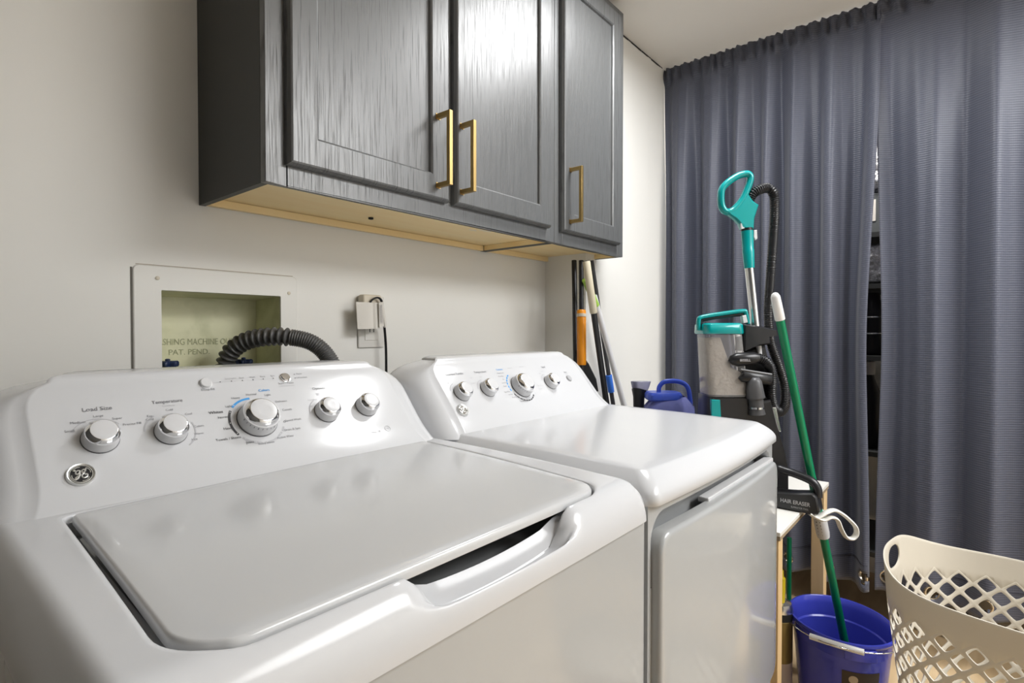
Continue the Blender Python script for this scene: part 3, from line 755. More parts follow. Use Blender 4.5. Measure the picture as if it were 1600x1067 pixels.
# tape reaches the neighbouring pole
p3a, p3b = pt(916, 407, 1.025), pt(947, 625, 1.00)
f3 = lambda v_: p3a.lerp(p3b, (v_-407)/(625-407))
pole('shovel_handle', 'dark pole with a cream taped grip leaning under the cabinet end', 'pole', p3a, p3b, .0105, BLACK, [('cream_grip', f3(408), f3(488), .0135, mat('cream_tape', (.62, .56, .42), .6))])
p4a, p4b = pt(924, 407, 1.10), pt(957, 625, 1.09)
f4 = lambda v_: p4a.lerp(p4b, (v_-407)/(625-407))
pole('rake_handle', 'dark grey pole with a blue tape patch near its foot', 'pole', p4a, p4b, .0085, mat('dark_grey_pole', (.05, .05, .055), .35), [('blue_tape', f4(584), f4(612), .0125, BTAPE)])
p5a, p5b = pt(928, 462, 1.062), pt(977, 640, 1.04)
l5 = pt(914, 432, 1.085)
t5 = pole('duster_pole', 'white pole with a lime green grip leaning behind the dryer', 'pole', p5a, p5b, .0115, mat('white_pole', (.74, .74, .75), .3), [('lime_grip', pt(914, 436, 1.066), pt(932, 478, 1.060), .0125, LIME)])
# broom head (black, angled) beside the orange sleeve
mb = MB(); bo = pt(905, 560, 1.10)
mb.prism([(-.012, .03), (.010, .015), (.035, -.02), (.062, -.075), (.070, -.12), (-.012, -.12)], bo, RT, UPZ, hd, -.006, .02, bev=.003)
mb.build('broom_head', BLACKM, b1)

# ------------------------------------------------------------------ worktable behind the dryer
TX0, TX1, TY0, TY1, TZ = 1.53, 2.155, .375, .950, .682
tb = thing('work_table', ((TX0+TX1)/2, .73, 0), 'white-topped rough pine table beside the dryer', 'table')
mb = MB(); mb.box((TX0, TY0, TZ-.012), (TX1, TY1, TZ)); mb.build('tabletop', [WHITEB], tb, bevel=.0015)
mb = MB(); mb.box((TX0, TY0+.001, TZ-.022), (TX1-.001, TY1-.001, TZ-.0125)); mb.build('plywood_core', mat('plywood_edge', (.30, .23, .15), .7), tb)
for lx, ly in ((TX0+.002, TY0+.004), (TX1-.050, TY0+.004), (TX0+.002, TY1-.05), (TX1-.042, TY1-.05)):
    box('leg', (lx, ly, 0), (lx+.038 if lx < 2 else TX1-.004, ly+.04, TZ-.0225), PINE, tb, bevel=.002)
mb = MB(); mb.box((TX0+.045, TY1-.045, TZ-.11), (TX1-.045, TY1-.02, TZ-.0225)); mb.build('rear_apron', PINE, tb)

# ------------------------------------------------------------------ carpet cleaner on the table
VO = V((1.775, .565, 0)); KX = .0020
D0 = VO.dot(hd)
def vp(u, v_, dd=0):                    # point on the cleaner's own upright plane (dd behind it)
    r = FW+RT*((u-800)/863)+UP*((533.5-v_)/863); return V((0, 0, 1.2))+r*((D0+dd)/r.dot(hd))
cc = thing('carpet_cleaner', (1.75, .58, TZ), 'teal and black upright carpet cleaner with clear tank, standing on the table', 'carpet cleaner')
Z7 = lambda x, y, dd=0: vp(1060+x/3.443, 250+y/3.443, dd)
Z8 = lambda x, y, dd=0: vp(1060+x/2.667, 460+y/2.667, dd)
loop = [(352, 76), (325, 84), (295, 100), (262, 124), (238, 150), (229, 180), (229, 225), (236, 258), (255, 278), (285, 275), (318, 246), (347, 207), (366, 165), (381, 125), (386, 95), (374, 77)]
lp = spline([Z7(*p) for p in loop]+[Z7(*loop[0])], 5)[:-1]
h1 = MB().tube(lp, lambda i: (.014, .0105), 14, closed=True, flat=-hd).build('loop_handle', TEAL, cc, smooth=60)
mb = MB(); poly = [(255, 288), (300, 322), (326, 348), (336, 374), (398, 374), (402, 318), (424, 245), (396, 226), (378, 198), (364, 180), (340, 222), (305, 262), (280, 282)]
def zp(poly, f, d0, d1, bev):
    mb_ = MB(); secs = []
    pts = [f(*p) for p in poly]; c = sum(pts, V((0, 0, 0)))/len(pts)
    n = len(pts)
    def ring(d, i_):
        out = []
        for k, p in enumerate(pts):
            q = p+hd*d
            out.append(q+(c-p).normalized()*i_)
        return out
    return mb_.loft([ring(d0, bev), ring(d0+bev, 0), ring(d1-bev, 0), ring(d1, bev)])
zp(poly, Z7, -.014, .016, .005).build('handle_neck', TEAL, cc, smooth=40)
MB().tube([Z7(366, 368), Z7(369, 384)], .0175, 20).build('neck_ring', BLACK, cc)
MB().tube([Z7(369, 382), Z7(374, 480), Z7(375, 486), Z7(381, 582)], [.0185, .0170, .0180, .0155], 22).build('wand_sleeve', TEAL, cc)
zp([(400, 380), (416, 378), (419, 425), (408, 434), (398, 420)], Z7, -.010, .006, .002).build('release_button', KNOBW, cc)
zp([(326, 345), (342, 342), (346, 372), (330, 376)], Z7, -.014, -.006, .001).build('handle_badge', KNOBW, cc)
MB().tube([Z7(381, 580), Z7(418, 930)], .0138, 20).build('wand', ALU, cc)
# ribbed hose
hp_ = spline([Z7(386, 208, .004), Z7(405, 178), Z7(440, 158), Z7(478, 151, .01), Z7(505, 168, .01), Z7(516, 205, .015), Z7(517, 300, .02), Z7(508, 450, .022), Z7(494, 650, .022), Z7(484, 800, .022), Z7(488, 900, .02), Z8(388, 210, .015), Z8(412, 280, .01), Z8(438, 360, .005), Z8(446, 420, 0), Z8(440, 470, -.01), Z8(420, 490, -.02), Z8(398, 470, -.03), Z8(388, 420, -.035), Z8(390, 360, -.04), Z8(385, 310, -.04), Z8(362, 278, -.045), Z8(330, 264, -.045)], 36)
tot = 0; L2 = [0]
for a, b in zip(hp_, hp_[1:]): tot += (b-a).length; L2.append(tot)
MB().tube(hp_, lambda i: .0142+.0016*math.cos(2*math.pi*L2[i]/.0058), 14).build('ribbed_hose', BLACK, cc, smooth=180)
# brush tool on the hose end
MB().tube([Z8(214, 284, -.05), Z8(222, 276, -.05), Z8(240, 272, -.05), Z8(310, 266, -.048), Z8(332, 264, -.046)], [(.009, .009), (.014, .016), (.019, .021), (.019, .020), (.014, .014)], 18).build('brush_tool', BLACK, cc, smooth=60)
mb = MB(); put_text(mb, 'BISSELL', .010, Z8(266, 273, -.05)-hd*.0225, RT, UPZ, bold=.0002); mb.build('brush_lettering', LTPRINT, cc)
# tank
tk0, tk1 = Z8(92, 165), Z8(250, 415)
def rr_sec(f, x0, x1, yy, dep, r=.02, dd=0):
    a = f(x0, yy); b = f(x1, yy); w_ = (b-a).length; out = []
    for cx_, cy_, g in ((w_-r, -dep+r, -90), (w_-r, dep-r, 0), (r, dep-r, 90), (r, -dep+r, 180)):
        for k in range(6):
            t = math.radians(g+90*k/5); out.append(V((a.x, a.y, (a.z+b.z)/2))+RT*(cx_+r*math.cos(t))+hd*(cy_+r*math.sin(t)+dd))
    return out
MB().loft([rr_sec(Z8, 108, 270, 418, .058), rr_sec(Z8, 106, 266, 400, .056), rr_sec(Z8, 94, 244, 166, .052)]).build('clear_tank', CLEARP, cc, smooth=50)
MB().loft([rr_sec(Z8, 114, 262, 412, .050), rr_sec(Z8, 110, 256, 330, .048), rr_sec(Z8, 103, 200, 300, .045), rr_sec(Z8, 99, 158, 180, .040, .012)]).build('collected_dust', DUST, cc, smooth=50)
MB().loft([rr_sec(Z8, 86, 248, 164, .056), rr_sec(Z8, 84, 250, 158, .058), rr_sec(Z8, 86, 246, 126, .056), rr_sec(Z8, 94, 240, 120, .050)]).build('tank_lid', TEAL, cc, smooth=50)
MB().tube(spline([Z8(84, 150, -.02), Z8(84, 110, -.02), Z8(98, 94, -.02), Z8(180, 80, -.02), Z8(268, 69, -.02), Z8(280, 78, -.02), Z8(290, 122, -.02)], 6), lambda i: (.010, .0065), 10, flat=-hd).build('carry_handle', TEAL, cc, smooth=60)
MB().tube(spline([Z8(93, 140, -.015), Z8(93, 116, -.015), Z8(106, 104, -.015), Z8(180, 92, -.015), Z8(258, 83, -.015), Z8(268, 95, -.015), Z8(275, 122, -.015)], 6), .0065, 10).build('handle_grip', BLACK, cc, smooth=60)
zp([(250, 90), (266, 86), (274, 118), (254, 122)], Z8, -.03, -.01, .002).build('latch', KNOBW, cc)
# black bodywork
zp([(244, 126), (318, 134), (380, 148), (382, 170), (352, 176), (352, 206), (300, 214), (246, 236)], Z8, -.055, .05, .006).build('upper_body', BLACK, cc, smooth=40)
zp([(112, 420), (282, 414), (300, 440), (352, 430), (378, 520), (412, 640), (425, 720), (425, 830), (100, 830)], Z8, -.056, .07, .006).build('lower_body', BLACK, cc, smooth=40)
zp([(110, 428), (144, 430), (150, 520), (150, 620), (112, 620)], Z8, -.060, -.045, .002).build('side_trim', TEAL, cc)
zp([(252, 236), (352, 210), (372, 300), (372, 430), (300, 440), (262, 420)], Z8, -.02, .06, .006).build('spine', BLACKM, cc, smooth=40)
MB().tube([Z8(333, 190, -.02), Z8(338, 260, -.02)], .008, 12).build('wand_end', KNOBW, cc)
# accessories clipped to the front
MB().tube([Z8(262, 336, -.055), Z8(266, 340, -.055), Z8(382, 354, -.05), Z8(386, 355, -.05)], [(.010, .014), (.013, .018), (.013, .018), (.010, .014)], 14).build('crevice_tool', BLACK, cc, smooth=60)
MB().tube([Z8(258, 313, -.06), Z8(388, 334, -.055)], .004, 8).build('tool_edge', GREYP, cc)
MB().tube([Z8(318, 345, -.06), Z8(318, 362, -.06), Z8(318, 400, -.06), Z8(322, 432, -.06), Z8(322, 434, -.06), Z8(326, 478, -.06), Z8(328, 500, -.06)], [.012, .020, .025, .027, .021, .021, .024], 18).build('hose_nozzle', GREYP, cc, smooth=60)
MB().tube([Z8(325, 468, -.06), Z8(325, 476, -.06)], .0222, 18).build('nozzle_band', CHROME, cc)
zp([(362, 462), (376, 462), (396, 560), (378, 560)], Z8, -.05, -.02, .002).build('strut', ALU, cc)
# foot resting on the table
fo_ = [V((x, y, 0)) for x, y in ((1.60, .47), (1.86, .47), (1.90, .52), (1.88, .68), (1.60, .70))]
MB().loft([[p+V((0, 0, TZ+.001)) for p in fo_], [p+V((0, 0, TZ+.05)) for p in fo_], [p*1+V((.01, .01, TZ+.075)) for p in fo_]]).build('cleaner_foot', BLACK, cc, bevel=.004)

# ------------------------------------------------------------------ hand tool on the table edge
ht = thing('turbo_brush_tool', (1.75, .42, TZ), 'black D-handled hand tool lying over the front edge of the table', 'tool')
def ty(dy, dzv): return (dy, dzv)
ho = V((1.735, 0, TZ+.001))
side = [(.325, .012), (.332, .050), (.345, .060), (.39, .052), (.46, .044), (.46, .0), (.345, 0), (.330, .003)]
MB().prism(side, ho, (0, 1, 0), (0, 0, 1), (1, 0, 0), 0, .052, bev=.004).build('tool_body', BLACK, ht, smooth=40)
MB().tube(spline([ho+V((.026, .333, .045)), ho+V((.026, .336, .072)), ho+V((.026, .352, .090)), ho+V((.026, .39, .102)), ho+V((.026, .42, .108)), ho+V((.026, .445, .108)), ho+V((.026, .455, .06))], 6), lambda i: (.010, .012), 12).build('tool_handle', BLACK, ht, smooth=60)
mb = MB(); put_text(mb, 'HAIR ERASER', .0155, ho+V((-.0006, .387, .026)), (0, -1, 0), (0, 0, 1), bold=.0003, width=.078)
put_text(mb, 'ELIMINATOR TOOL', .007, ho+V((-.0006, .375, .012)), (0, -1, 0), (0, 0, 1), width=.045); mb.build('tool_lettering', LTPRINT, ht)

# ------------------------------------------------------------------ jug and upright nozzle
jx, jy = 1.802, .800
jg = thing('storage_jug', (jx, jy, TZ), 'translucent jug with bright blue lid and loop handle behind the dryer', 'jug')
secs = []
for z, wx, wy in ((0, .070, .06), (.01, .078, .065), (.22, .082, .07), (.262, .078, .066), (.292, .055, .048), (.296, .05, .044)):
    secs.append([V((jx, jy, TZ+.001+z))+RT*wx*1.05*math.copysign(abs(math.cos(t*.19635))**.75, math.cos(t*.19635))+hd*wy*math.copysign(abs(math.sin(t*.19635))**.75, math.sin(t*.19635)) for t in range(32)])
MB().loft(secs, cap1=False).build('jug_body', BLUECL, jg, smooth=50)
jl = jg
jc = V((jx, jy, TZ))-RT*.020
secs = []
for z, wx, wy in ((.285, .056, .048), (.289, .060, .052), (.304, .060, .052), (.312, .054, .046)):
    secs.append([jc+V((0, 0, z))+RT*wx*math.copysign(abs(math.cos(t*.19635))**.6, math.cos(t*.19635))+hd*wy*math.copysign(abs(math.sin(t*.19635))**.6, math.sin(t*.19635)) for t in range(32)])
MB().loft(secs).build('jug_lid', BLUEL, jg, smooth=40)
jh = V((jx, jy, TZ))+RT*.012
MB().tube(spline([jh-RT*.048+V((0, 0, .305)), jh-RT*.045+V((0, 0, .330)), jh-RT*.025+V((0, 0, .347)), jh+RT*.020+V((0, 0, .347)), jh+RT*.050+V((0, 0, .330)), jh+RT*.060+V((0, 0, .29)), jh+RT*.062+V((0, 0, .26))], 8), lambda i: (.0055, .008), 12).build('jug_handle', BLUEL, jg, smooth=60)

nz_ = thing('upholstery_nozzle', (1.86, .93, TZ), 'black upholstery nozzle with clear flared mouth standing beside the jug', 'nozzle')
np0 = hit(998, 640, .912); nb = V((np0.x, np0.y, TZ))
nz_.location = nb
NT = hit(1000, 598, .912)
MB().tube([nb+V((0, 0, .001)), nb+V((0, 0, .2)), V((nb.x, nb.y, NT.z-.05)), V((NT.x, NT.y, NT.z-.028))], [.018, .018, .020, .030], 20).build('nozzle_neck', BLACK, nz_)
def nsec(z, w_, d_, s): c = V((NT.x, NT.y, NT.z+z))+RT*s; return [c+RT*w_*math.cos(t*.3927)+hd*d_*math.sin(t*.3927) for t in range(16)]
MB().loft([nsec(-.032, .026, .02, 0), nsec(-.012, .032, .022, .002), nsec(.004, .036, .02, .003), nsec(.006, .034, .018, .003)]).build('clear_mouth', mat('smoky_clear', (.45, .45, .60), .15, trans=.6, ior=1.3), nz_)

# ------------------------------------------------------------------ bucket
bkx, bky, bh, br = 1.937, .302, .322, .136
bk = thing('bucket', (bkx, bky, 0), 'blue plastic bucket on the floor with a white grip on its wire handle', 'bucket')
prof = [(.0001, .003), (.098, .003), (.102, .0), (.104, .006), (.1265, bh-.055), (.1275, bh-.054), (.1275, bh-.022), (.130, bh-.020), (br, bh-.014), (br+.004, bh-.006), (br+.003, bh), (br-.002, bh+.001), (br-.006, bh-.004), (.1265, bh-.02), (.1245, bh-.06), (.1205, bh-.064), (.100, .008), (.0001, .008)]
def oval(mb_):
    c = V((bkx, bky, 0))
    for i, p in enumerate(mb_.v): d = (p-c).dot(hd); mb_.v[i] = p+hd*d*.12
    return mb_
oval(MB().lathe(prof, (bkx, bky, 0), (0, 0, 1), 64, capped=False)).build('bucket_body', BLUEB, bk, smooth=35)
def bdir(g): return RT*math.cos(math.radians(g))+hd*math.sin(math.radians(g))*1.12
for g in (168, -12):
    d = bdir(g); p = V((bkx, bky, bh-.022))+d*(br+.001)
    MB().lathe([(.012, -.006), (.012, .006), (.009, .008)], p, d, 14).build('handle_ear', BLUEB, bk)
bc = V((bkx, bky, 0)); L_ = bc+bdir(168)*(br+.008)+V((0, 0, bh-.022)); R_ = bc+bdir(-12)*(br+.008)+V((0, 0, bh-.022))
def wp(t):                                # wire arc dropped onto the near rim
    g = 168+(348-168)*t; d = bdir(g); rr = br+.011+.012*math.sin(math.pi*t)
    return bc+d*rr+V((0, 0, bh-.022+.016*math.sin(math.pi*t)))
wire = [wp(t/24) for t in range(25)]
wr = MB().tube(wire, .0018, 8).build('wire_handle', CHROME, bk, smooth=60)
MB().tube([wp(.22+.03*k).lerp(wp(.22).lerp(wp(.22+.27), k/9), .8) for k in range(10)], .0085, 14).build('grip_tube', mat('bright_white', (.85, .85, .84), .3), wr, smooth=60)
# pouring lip tab
mb = MB(); secs = []
for k in range(9):
    g = 240+k*4.2; d = bdir(g); z = bh-.012; c = bc+d*(.128)
    secs.append([c+V((0, 0, z)), c+d*.014+V((0, 0, z-.001)), c+d*.014+V((0, 0, z-.034)), c+d*.002+V((0, 0, z-.034))])
mb.loft(secs); mb.build('rim_tab', BLUEB, bk, bevel=.002)
# brown label wrapped on the wall
def on_wall(g, z, off=.0008): r_ = .104+(.1265-.104)*(z/(bh-.055)); return bc+bdir(g)*(r_+off)+V((0, 0, z))
mb = MB(); n = 16; vs = []; fs = []
for k in range(n+1):
    for z in (.10, .235): vs.append(on_wall(238+k*2.9, z))
for k in range(n): fs.append((2*k, 2*k+2, 2*k+3, 2*k+1))
mb.add(vs, fs); lb = mb.build('label', LABELB, bk, smooth=180)
mb = MB(); vs = [on_wall(251+5.5*math.cos(t*.3142), .212+.012*math.sin(t*.3142), .0014) for t in range(20)]; mb.add(vs, [tuple(range(20))])
for k, (g0, g1, z) in enumerate(((260, 276, .195), (260, 272, .185), (260, 270, .177))):
    mb.add([on_wall(g0, z, .0014), on_wall((g0+g1)/2, z, .0016), on_wall(g1, z, .0014), on_wall(g1, z+.006, .0014), on_wall((g0+g1)/2, z+.006, .0016), on_wall(g0, z+.006, .0014)], [(0, 1, 4, 5), (1, 2, 3, 4)])
mb.build('label_print', mat('tan_print', (.5, .40, .28), .6), lb, smooth=180)

# ------------------------------------------------------------------ mop
MT = hit(1208, 458, .4145); MBt = V((2.030, .2686, .020))
mo = thing('twist_mop', (MBt.x, MBt.y, .03), 'green twist mop with white grip and lever, standing in the blue bucket', 'mop')
MT = V((1.652, .4254, 1.3087))
md = (MBt-MT).normalized(); mp_ = lambda z: MT+(MBt-MT)*((MT.z-z)/(MT.z-MBt.z))
MB().tube([mp_(1.24), mp_(.6), mp_(.05)], .0115, 18).build('shaft', GREEN, mo)
MB().tube([mp_(1.309), mp_(1.306), mp_(1.298), mp_(1.28), mp_(1.235), mp_(1.233)], [.004, .0085, .0122, .0130, .0138, .0125], 18).build('white_grip', MATS['bright_white'], mo)
MB().tube([mp_(.668), mp_(.664), mp_(.60), mp_(.585)], [.014, .0175, .0185, .0165], 18).build('wringer_collar', KNOBW, mo)
mb = MB()
for k in range(7):
    c = mp_(.655-.010*k); d = (RT*-.75-hd*.66).normalized(); mb.box((0, 0, 0), (0, 0, 0)) if 0 else None
    s = d.cross(md).normalized(); q = c+d*.0182
    mb.add([q-s*.006-md*.0018, q+s*.006-md*.0018, q+s*.006+md*.0018, q-s*.006+md*.0018], [(0, 1, 2, 3)])
mb.build('collar_slot', BLACKM, mo)
def mpx(u, v_, s=1.63): r = FW+RT*((u-800)/863)+UP*((533.5-v_)/863); return V((0, 0, 1.2))+r*(s-.06)
lev = [(1264, 802), (1276, 808), (1290, 801), (1303, 797), (1316, 803), (1330, 815), (1337, 824), (1338, 834), (1332, 841), (1322, 839), (1314, 826), (1308, 812), (1298, 808), (1284, 812)]
MB().tube(spline([mpx(*p) for p in lev]+[mpx(*lev[0])], 5)[:-1], lambda i: (.011, .0048), 10, closed=True, flat=-hd).build('lever_loop', WHITEB, mo, smooth=60)
mb = MB(); random.seed(8)
for k in range(26):                                 # wet strands at the bottom
    a = random.uniform(0, 6.28); r0 = .018; q = mp_(.10)
    mb.tube([q+V((math.cos(a)*.008, math.sin(a)*.008, 0)), q+V((math.cos(a)*.022, math.sin(a)*.022, -.035)), V((q.x+math.cos(a)*.04, q.y+math.sin(a)*.035, .016+random.random()*.01))], .004, 6)
mb.build('mop_strands', mat('mop_cloth', (.32, .33, .36), .9), mo)

# ------------------------------------------------------------------ laundry basket
BC = V((1.8128, -.1334)); BA, BB, BPH, BZ, BHZ, BN, BK_ = .3062, .2465, 1.3926, .568, .0497, 2.78, 4.86
ba = thing('laundry_basket', (BC.x, BC.y, 0), 'tall cream plastic laundry basket with diamond holes', 'basket')
def bw(th, v_):
    """basket wall: th angle, v_ 0 at the floor .. 1 at the rim"""
    c, s = math.cos(th), math.sin(th); k = .74+.26*v_**.8
    x = BA*math.copysign(abs(c)**(2/BN), c)*k; y = BB*math.copysign(abs(s)**(2/BN), s)*k
    zt = BZ+BHZ*abs(c)**BK_
    z = v_*BZ if v_ < .86 else .86*BZ+(v_-.86)/.14*(zt-.86*BZ)
    return V((BC.x+x*math.cos(BPH)-y*math.sin(BPH), BC.y+x*math.sin(BPH)+y*math.cos(BPH), z))
# equal arc-length angles
NA = 720; acc = [0]; P_ = [bw(2*math.pi*i/NA, .8) for i in range(NA+1)]
for a, b in zip(P_, P_[1:]): acc.append(acc[-1]+(b-a).length)
def th_of(u):
    u = (u % 1)*acc[-1]; lo, hi = 0, NA
    while hi-lo > 1:
        m = (lo+hi)//2
        if acc[m] <= u: lo = m
        else: hi = m
    return 2*math.pi*(lo+(u-acc[lo])/(acc[hi]-acc[lo]))/NA
BWu = lambda u, v_: bw(th_of(u), v_)
mb = MB(); NC = 29; NR = 15; v0, v1 = .08, .895; du = .5/NC; dv = (v1-v0)/(NR+1)
for j in range(NR):
    for i in range(NC):
        cu = (i+(j % 2)*.5)/NC; cv = v0+(j+1)*dv
        # outer diamond and inner rounded diamond, both as 24-gons
        O, I = [], []
        for q in range(24):
            t = 2*math.pi*q/24; c, s = math.cos(t), math.sin(t); k = 1/(abs(c)+abs(s)); O.append((cu+du*c*k, cv+dv*s*k))
            k2 = .68/((abs(c)**1.22+abs(s)**1.22)**(1/1.22)); I.append((cu+du*c*k2, cv+dv*s*k2))
        pts = [BWu(*p) for p in O]+[BWu(*p) for p in I]
        mb.add(pts, [(q, (q+1) % 24, 24+(q+1) % 24, 24+q) for q in range(24)])
# zigzag fillers above and below
for i in range(NC):
    for j, sgn, vv in ((NR-1, 1, v1), (0, -1, v0)):
        cu = (i+(j % 2)*.5)/NC; cv = v0+(j+1)*dv
        for s2 in (0,):
            A_ = (cu, cv+sgn*dv); B_ = (cu+du, cv); C2 = (cu+2*du, cv+sgn*dv)
            seg = [(A_[0]+(B_[0]-A_[0])*k/6, A_[1]+(B_[1]-A_[1])*k/6) for k in range(7)]+[(B_[0]+(C2[0]-B_[0])*k/6, B_[1]+(C2[1]-B_[1])*k/6) for k in range(1, 7)]
            top = [(A_[0]+(C2[0]-A_[0])*k/12, A_[1]) for k in range(13)]
            vs = [BWu(*p) for p in seg]+[BWu(*p) for p in top]
            mb.add(vs, [(k, k+1, 13+k+1, 13+k) for k in range(12)])
# solid band up to the rim with the two hand holes
NU = NC*12; vr = [v1+(1.0-v1)*k/10 for k in range(11)]
hu = .034                                         # half width of the hand-hole patch
nb_ = round(hu*NU)
for i in range(NU):
    for side_ in (0, .5):
        pass
    ui = i/NU; inhole = any(min(abs(i-c), NU-abs(i-c)) < nb_ or (i == (c-nb_) % NU) for c in (0, NU//2))
    if inhole: continue
    for k in range(10):
        mb.add([BWu(i/NU, vr[k]), BWu((i+1)/NU, vr[k]), BWu((i+1)/NU, vr[k+1]), BWu(i/NU, vr[k+1])], [(0, 1, 2, 3)])
for c in (0, .5):
    per = [(c+(-nb_+q)/NU, v1) for q in range(2*nb_)]+[(c+nb_/NU, vr[k]) for k in range(10)]+[(c+(nb_-q)/NU, 1.0) for q in range(2*nb_)]+[(c-nb_/NU, vr[10-k]) for k in range(10)]
    cv = v1+(1-v1)*.52; hh = (1-v1)*.31; m = len(per); inn = []
    for (a, b) in per:
        t = math.atan2((b-cv)/((1-v1)*.5), (a-c)/(nb_/NU)); inn.append((c+nb_/NU*.74*math.copysign(abs(math.cos(t))**.8, math.cos(t)), cv+hh*math.copysign(abs(math.sin(t))**.9, math.sin(t))))
    rows = [[(a+(p-a)*f, b+(q-b)*f) for (a, b), (p, q) in zip(per, inn)] for f in (0, .5, 1)]
    vs = [BWu(*p) for r_ in rows for p in r_]
    mb.add(vs, [(r_*m+k, r_*m+(k+1) % m, (r_+1)*m+(k+1) % m, (r_+1)*m+k) for r_ in range(2) for k in range(m)])
for k in range(NU):
    mb.add([BWu(k/NU, 0), BWu((k+1)/NU, 0), BWu((k+1)/NU, v0*.5), BWu(k/NU, v0*.5), BWu((k+1)/NU, v0), BWu(k/NU, v0)], [(0, 1, 2, 3), (3, 2, 4, 5)])
mb.add([BWu(k/NU, 0) for k in range(0, NU, 4)], [tuple(range(NU//4))])
bo_ = mb.build('basket_wall', CREAM, ba, smooth=50)
sm = bo_.modifiers.new('thick', 'SOLIDIFY'); sm.thickness = .0032; sm.offset = 0
bv = bo_.modifiers.new('round', 'BEVEL'); bv.width = .0009; bv.segments = 1; bv.limit_method = 'ANGLE'; bv.angle_limit = math.radians(60)

# ------------------------------------------------------------------ curtains
rod = MB().tube([(CX+.032, WB-.002, 2.375), (CX+.032, 0, 2.375), (CX+.032, -1.14, 2.375)], .008, 12).build('curtain_rod', CHROME)
tag(rod, 'thin metal rod carrying the two grey curtains under the ceiling', 'rod')
def curtain(name, label, y0, y1, zb, gr_ys, edge, seed, folds, amp):
    """y0 > y1; edge(z) gives the y shift of each side"""
    rnd = random.Random(seed)
    root = thing(name, (CX, (y0+y1)/2, zb), label, 'curtain')
    ny = int((y0-y1)/.006); nz2 = 150; ztop = CZ-.006
    ph = [rnd.uniform(0, 6.28) for _ in range(8)]
    def fx(y, z, t):
        d = (2.345-z)/2.1; am = amp*(.28+.72*ss(0, .35, d))
        ww = folds
        w1 = math.sin(ww*t*6.283+.9*math.sin(t*9+ph[0])+.35*math.sin(d*2+ph[1]))
        w2 = .22*math.sin(ww*1.63*t*6.283+ph[2]+.8*d+1.1*math.sin(t*5+ph[3]))
        w3 = .10*math.sin(ww*3.3*t*6.283+ph[4]-1.2*d)*ss(.0, .2, 1-d)
        x = CX-.0+am*(w1+w2+w3)*.72
        if z > 2.335:                              # shirred heading
            q = ss(2.335, 2.36, z); g = .006*math.sin(t*folds*6.283*3.1+ph[5]+1.5*math.sin(t*23))+.004*math.sin(t*folds*6.283*5.3+z*60+ph[6])
            x = x*(1-q)+(CX-.004+g*1.3)*q
        pinch = -.004*math.exp(-((z-2.348)/.006)**2)
        return x-pinch*0-.0
    vs = []; 
    for iz in range(nz2+1):
        z = zb+(ztop-zb)*(iz/nz2)
        for iy in range(ny+1):
            t = iy/ny; yy = y0+(y1-y0)*t+edge(z, t)
            zz = z+(.004*math.sin(t*40+ph[7]) if iz == 0 else 0)-(.003*abs(math.sin(t*folds*6.283*2.3+ph[5])) if iz == nz2 else 0)
            vs.append(V((fx(yy, z, t), yy, zz)))
    gpos = [(y, zb+.052) for y in gr_ys]
    fs = []
    for iz in range(nz2):
        for iy in range(ny):
            a = iz*(ny+1)+iy; c = (vs[a]+vs[a+ny+2])/2
            if any((c.y-gy)**2+(c.z-gz)**2 < .0185**2 for gy, gz in gpos): continue
            fs.append((a, a+1, a+ny+2, a+ny+1))
    mb = MB().add(vs, fs); o = mb.build('cloth', CLOTH, root, smooth=180)
    sol = o.modifiers.new('thick', 'SOLIDIFY'); sol.thickness = .0015
    # stitched hem line
    iz = int((.115)/((ztop-zb)/nz2)); hm = MB(); hm.tube([vs[iz*(ny+1)+k]-V((.0015, 0, 0)) for k in range(0, ny+1, 2)], .0012, 5); hm.build('hem_stitch', mat('seam', (.04, .042, .06), .8), root)
    for gy, gz in gpos:
        iy = min(range(ny+1), key=lambda k: abs(vs[20*(ny+1)//20+k].y-gy)); izz = int(.052/((ztop-zb)/nz2))
        p = min((vs[izz*(ny+1)+k] for k in range(ny+1)), key=lambda q: abs(q.y-gy)); q2 = [v for v in vs[izz*(ny+1):(izz+1)*(ny+1)] if abs(v.y-gy) < .02]
        a, b = q2[0], q2[-1]; t = (b-a).normalized(); n = t.cross(UPZ).normalized(); c = (a+b)/2; c = V((c.x, gy, gz))
        ring = MB(); ring.lathe([(.0175, -.003), (.019, .004), (.023, .005), (.026, .002), (.026, -.003)], c, -n if n.x > 0 else n, 28, capped=False); ring.build('grommet', GRINGS, root)
    return root
gl = lambda z: .034*ss(.15, 1.3, (2.30-z))*(1-.6*ss(.9, 2.0, 2.30-z))*(1 if z < 2.3 else 0)
curtain('curtain', 'slate grey curtain hanging from the corner wall to the gap, behind the carpet cleaner', WB-.004, .270, .235,
        [.305, .42, .565, .715, .87, 1.0], lambda z, t: gl(z)*ss(.8, 1, t), 3, 7, .064)
curtain('curtain', 'slate grey curtain right of the narrow gap, behind the laundry basket', .283, -1.13, .235,
        [.236, .10, -.04, -.18, -.33, -.5, -.68, -.85, -1.0], lambda z, t: -gl(z)*.8*(1-ss(0, .15, t)), 11, 8, .044)

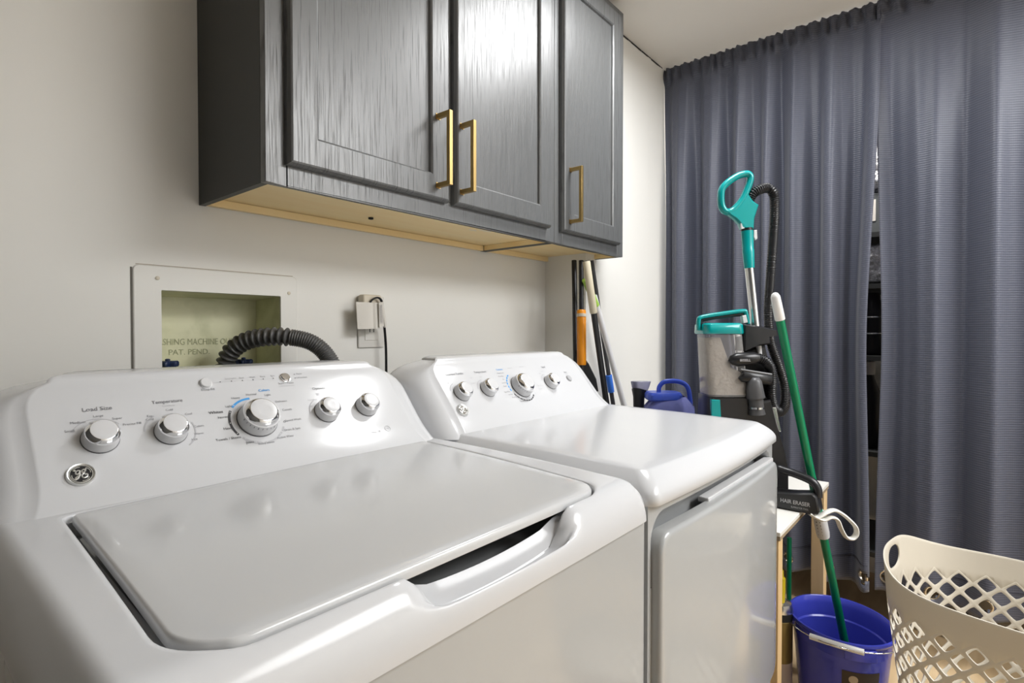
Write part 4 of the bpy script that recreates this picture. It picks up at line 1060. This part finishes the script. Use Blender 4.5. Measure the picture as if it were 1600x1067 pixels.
# ------------------------------------------------------------------ things glimpsed behind the curtain gap
sh = thing('storage_shelf', (2.95, .40, 0), 'dark metal shelf unit behind the curtain gap', 'shelf')
for z in (.28, .70, 1.10, 1.40, 1.613): box('shelf_board', (2.72, .0, z-.02), (3.20, .85, z), DKGREY, sh)
for x, y in ((2.72, 0), (3.18, 0), (2.72, .83), (3.18, .83)): box('post', (x, y, 0), (x+.02, y+.02, 1.95), DKGREY, sh)
def lumpy(name, label, cat, c, s, m, seed, n=20):
    rnd = random.Random(seed); mb = MB(); rows = []
    ph = [rnd.uniform(0, 6) for _ in range(6)]
    for i in range(n+1):
        f = math.pi*i/n; row = []
        for j in range(2*n):
            t = math.pi*j/n; k = 1+.10*math.sin(3*t+ph[0]+2*f)+.07*math.sin(7*t+5*f+ph[1])+.05*math.sin(11*f+ph[2]+4*t)
            sx = math.copysign(abs(math.sin(f))**.6, math.sin(f))
            row.append(V((c[0]+s[0]*k*sx*math.cos(t), c[1]+s[1]*k*sx*math.sin(t), c[2]+s[2]*math.copysign(abs(math.cos(f))**.7, math.cos(f)))))
        rows.append(row)
    o = mb.loft(rows, cap0=False, cap1=False).build(name, m, smooth=180)
    return tag(o, label, cat)
lumpy('plastic_package', 'shiny clear plastic package highest in the curtain gap', 'package', (2.88, .33, 1.885), (.13, .14, .103), SILVER, 1)
bx = thing('storage_box', (2.88, .34, 1.613), 'dark grey box with white label seen through the curtain gap', 'box')
box('box_body', (2.76, .20, 1.6135), (3.05, .48, 1.782), mat('slate_box', (.10, .11, .115), .5), bx, bevel=.004)
box('box_label', (2.7585, .318, 1.665), (2.7600, .345, 1.755), PAPER, bx)
lumpy('foil_bag', 'crumpled silver bag in the middle of the curtain gap', 'bag', (2.86, .33, 1.490), (.12, .15, .088), SILVER, 5)
bt = thing('black_flask', (2.83, .335, 1.10), 'black flask with pale rings below the silver bag in the curtain gap', 'flask')
MB().lathe([(.04, .001), (.045, .01), (.045, .20), (.03, .24), (.028, .268)], (2.83, .335, 1.10), (0, 0, 1), 24).build('flask_body', BLACK, bt)
for z in (.09, .16): MB().lathe([(.0452, z), (.0465, z+.002), (.0452, z+.006)], (2.83, .335, 1.10), (0, 0, 1), 24).build('ring', ALU, bt)
bt = thing('white_capped_bottle', (2.83, .345, .70), 'dark bottle with white cap lowest in the curtain gap', 'bottle')
MB().lathe([(.04, .001), (.045, .01), (.045, .24), (.022, .30), (.020, .315)], (2.83, .345, .70), (0, 0, 1), 24).build('bottle_body', BLACK, bt)
MB().lathe([(.024, .315), (.024, .370), (.016, .375)], (2.83, .345, .70), (0, 0, 1), 20).build('bottle_cap', KNOBW, bt)

# ------------------------------------------------------------------ cans under the table
cn = thing('spray_foam_can', (1.585, .44, 0), 'gold and black can with grey cap on the floor under the table', 'can')
cxy = (1.868, .459)
cn.location = (cxy[0], cxy[1], 0)
MB().lathe([(.036, .0), (.038, .004), (.038, .17), (.0375, .172)], (*cxy, 0), (0, 0, 1), 28).build('pale_base', mat('pale_can', (.50, .42, .38), .4), cn)
MB().lathe([(.0385, .172), (.0385, .30), (.037, .302)], (*cxy, 0), (0, 0, 1), 28).build('gold_label', GOLDC, cn)
MB().lathe([(.0388, .302), (.0388, .325)], (*cxy, 0), (0, 0, 1), 28).build('black_band', BLACKM, cn)
MB().lathe([(.0388, .325), (.0390, .335), (.034, .350), (.020, .356), (.018, .352)], (*cxy, 0), (0, 0, 1), 28).build('can_lid', ALU, cn)
MB().lathe([(.014, .356), (.014, .385), (.015, .386), (.015, .430), (.010, .433), (.009, .455)], (cxy[0]-.010, cxy[1]-.004, 0), (0, 0, 1), 18).build('yellow_nozzle', YELLOW, cn)
g0 = hit(1243, 1052, .50); g1 = hit(1242, 905, .52)
gp = pole('garden_stake', 'green stake standing behind the cans under the table', 'stake', V((2.125, .492, .47)), V((2.125, .490, .02)), .008, GREEN)
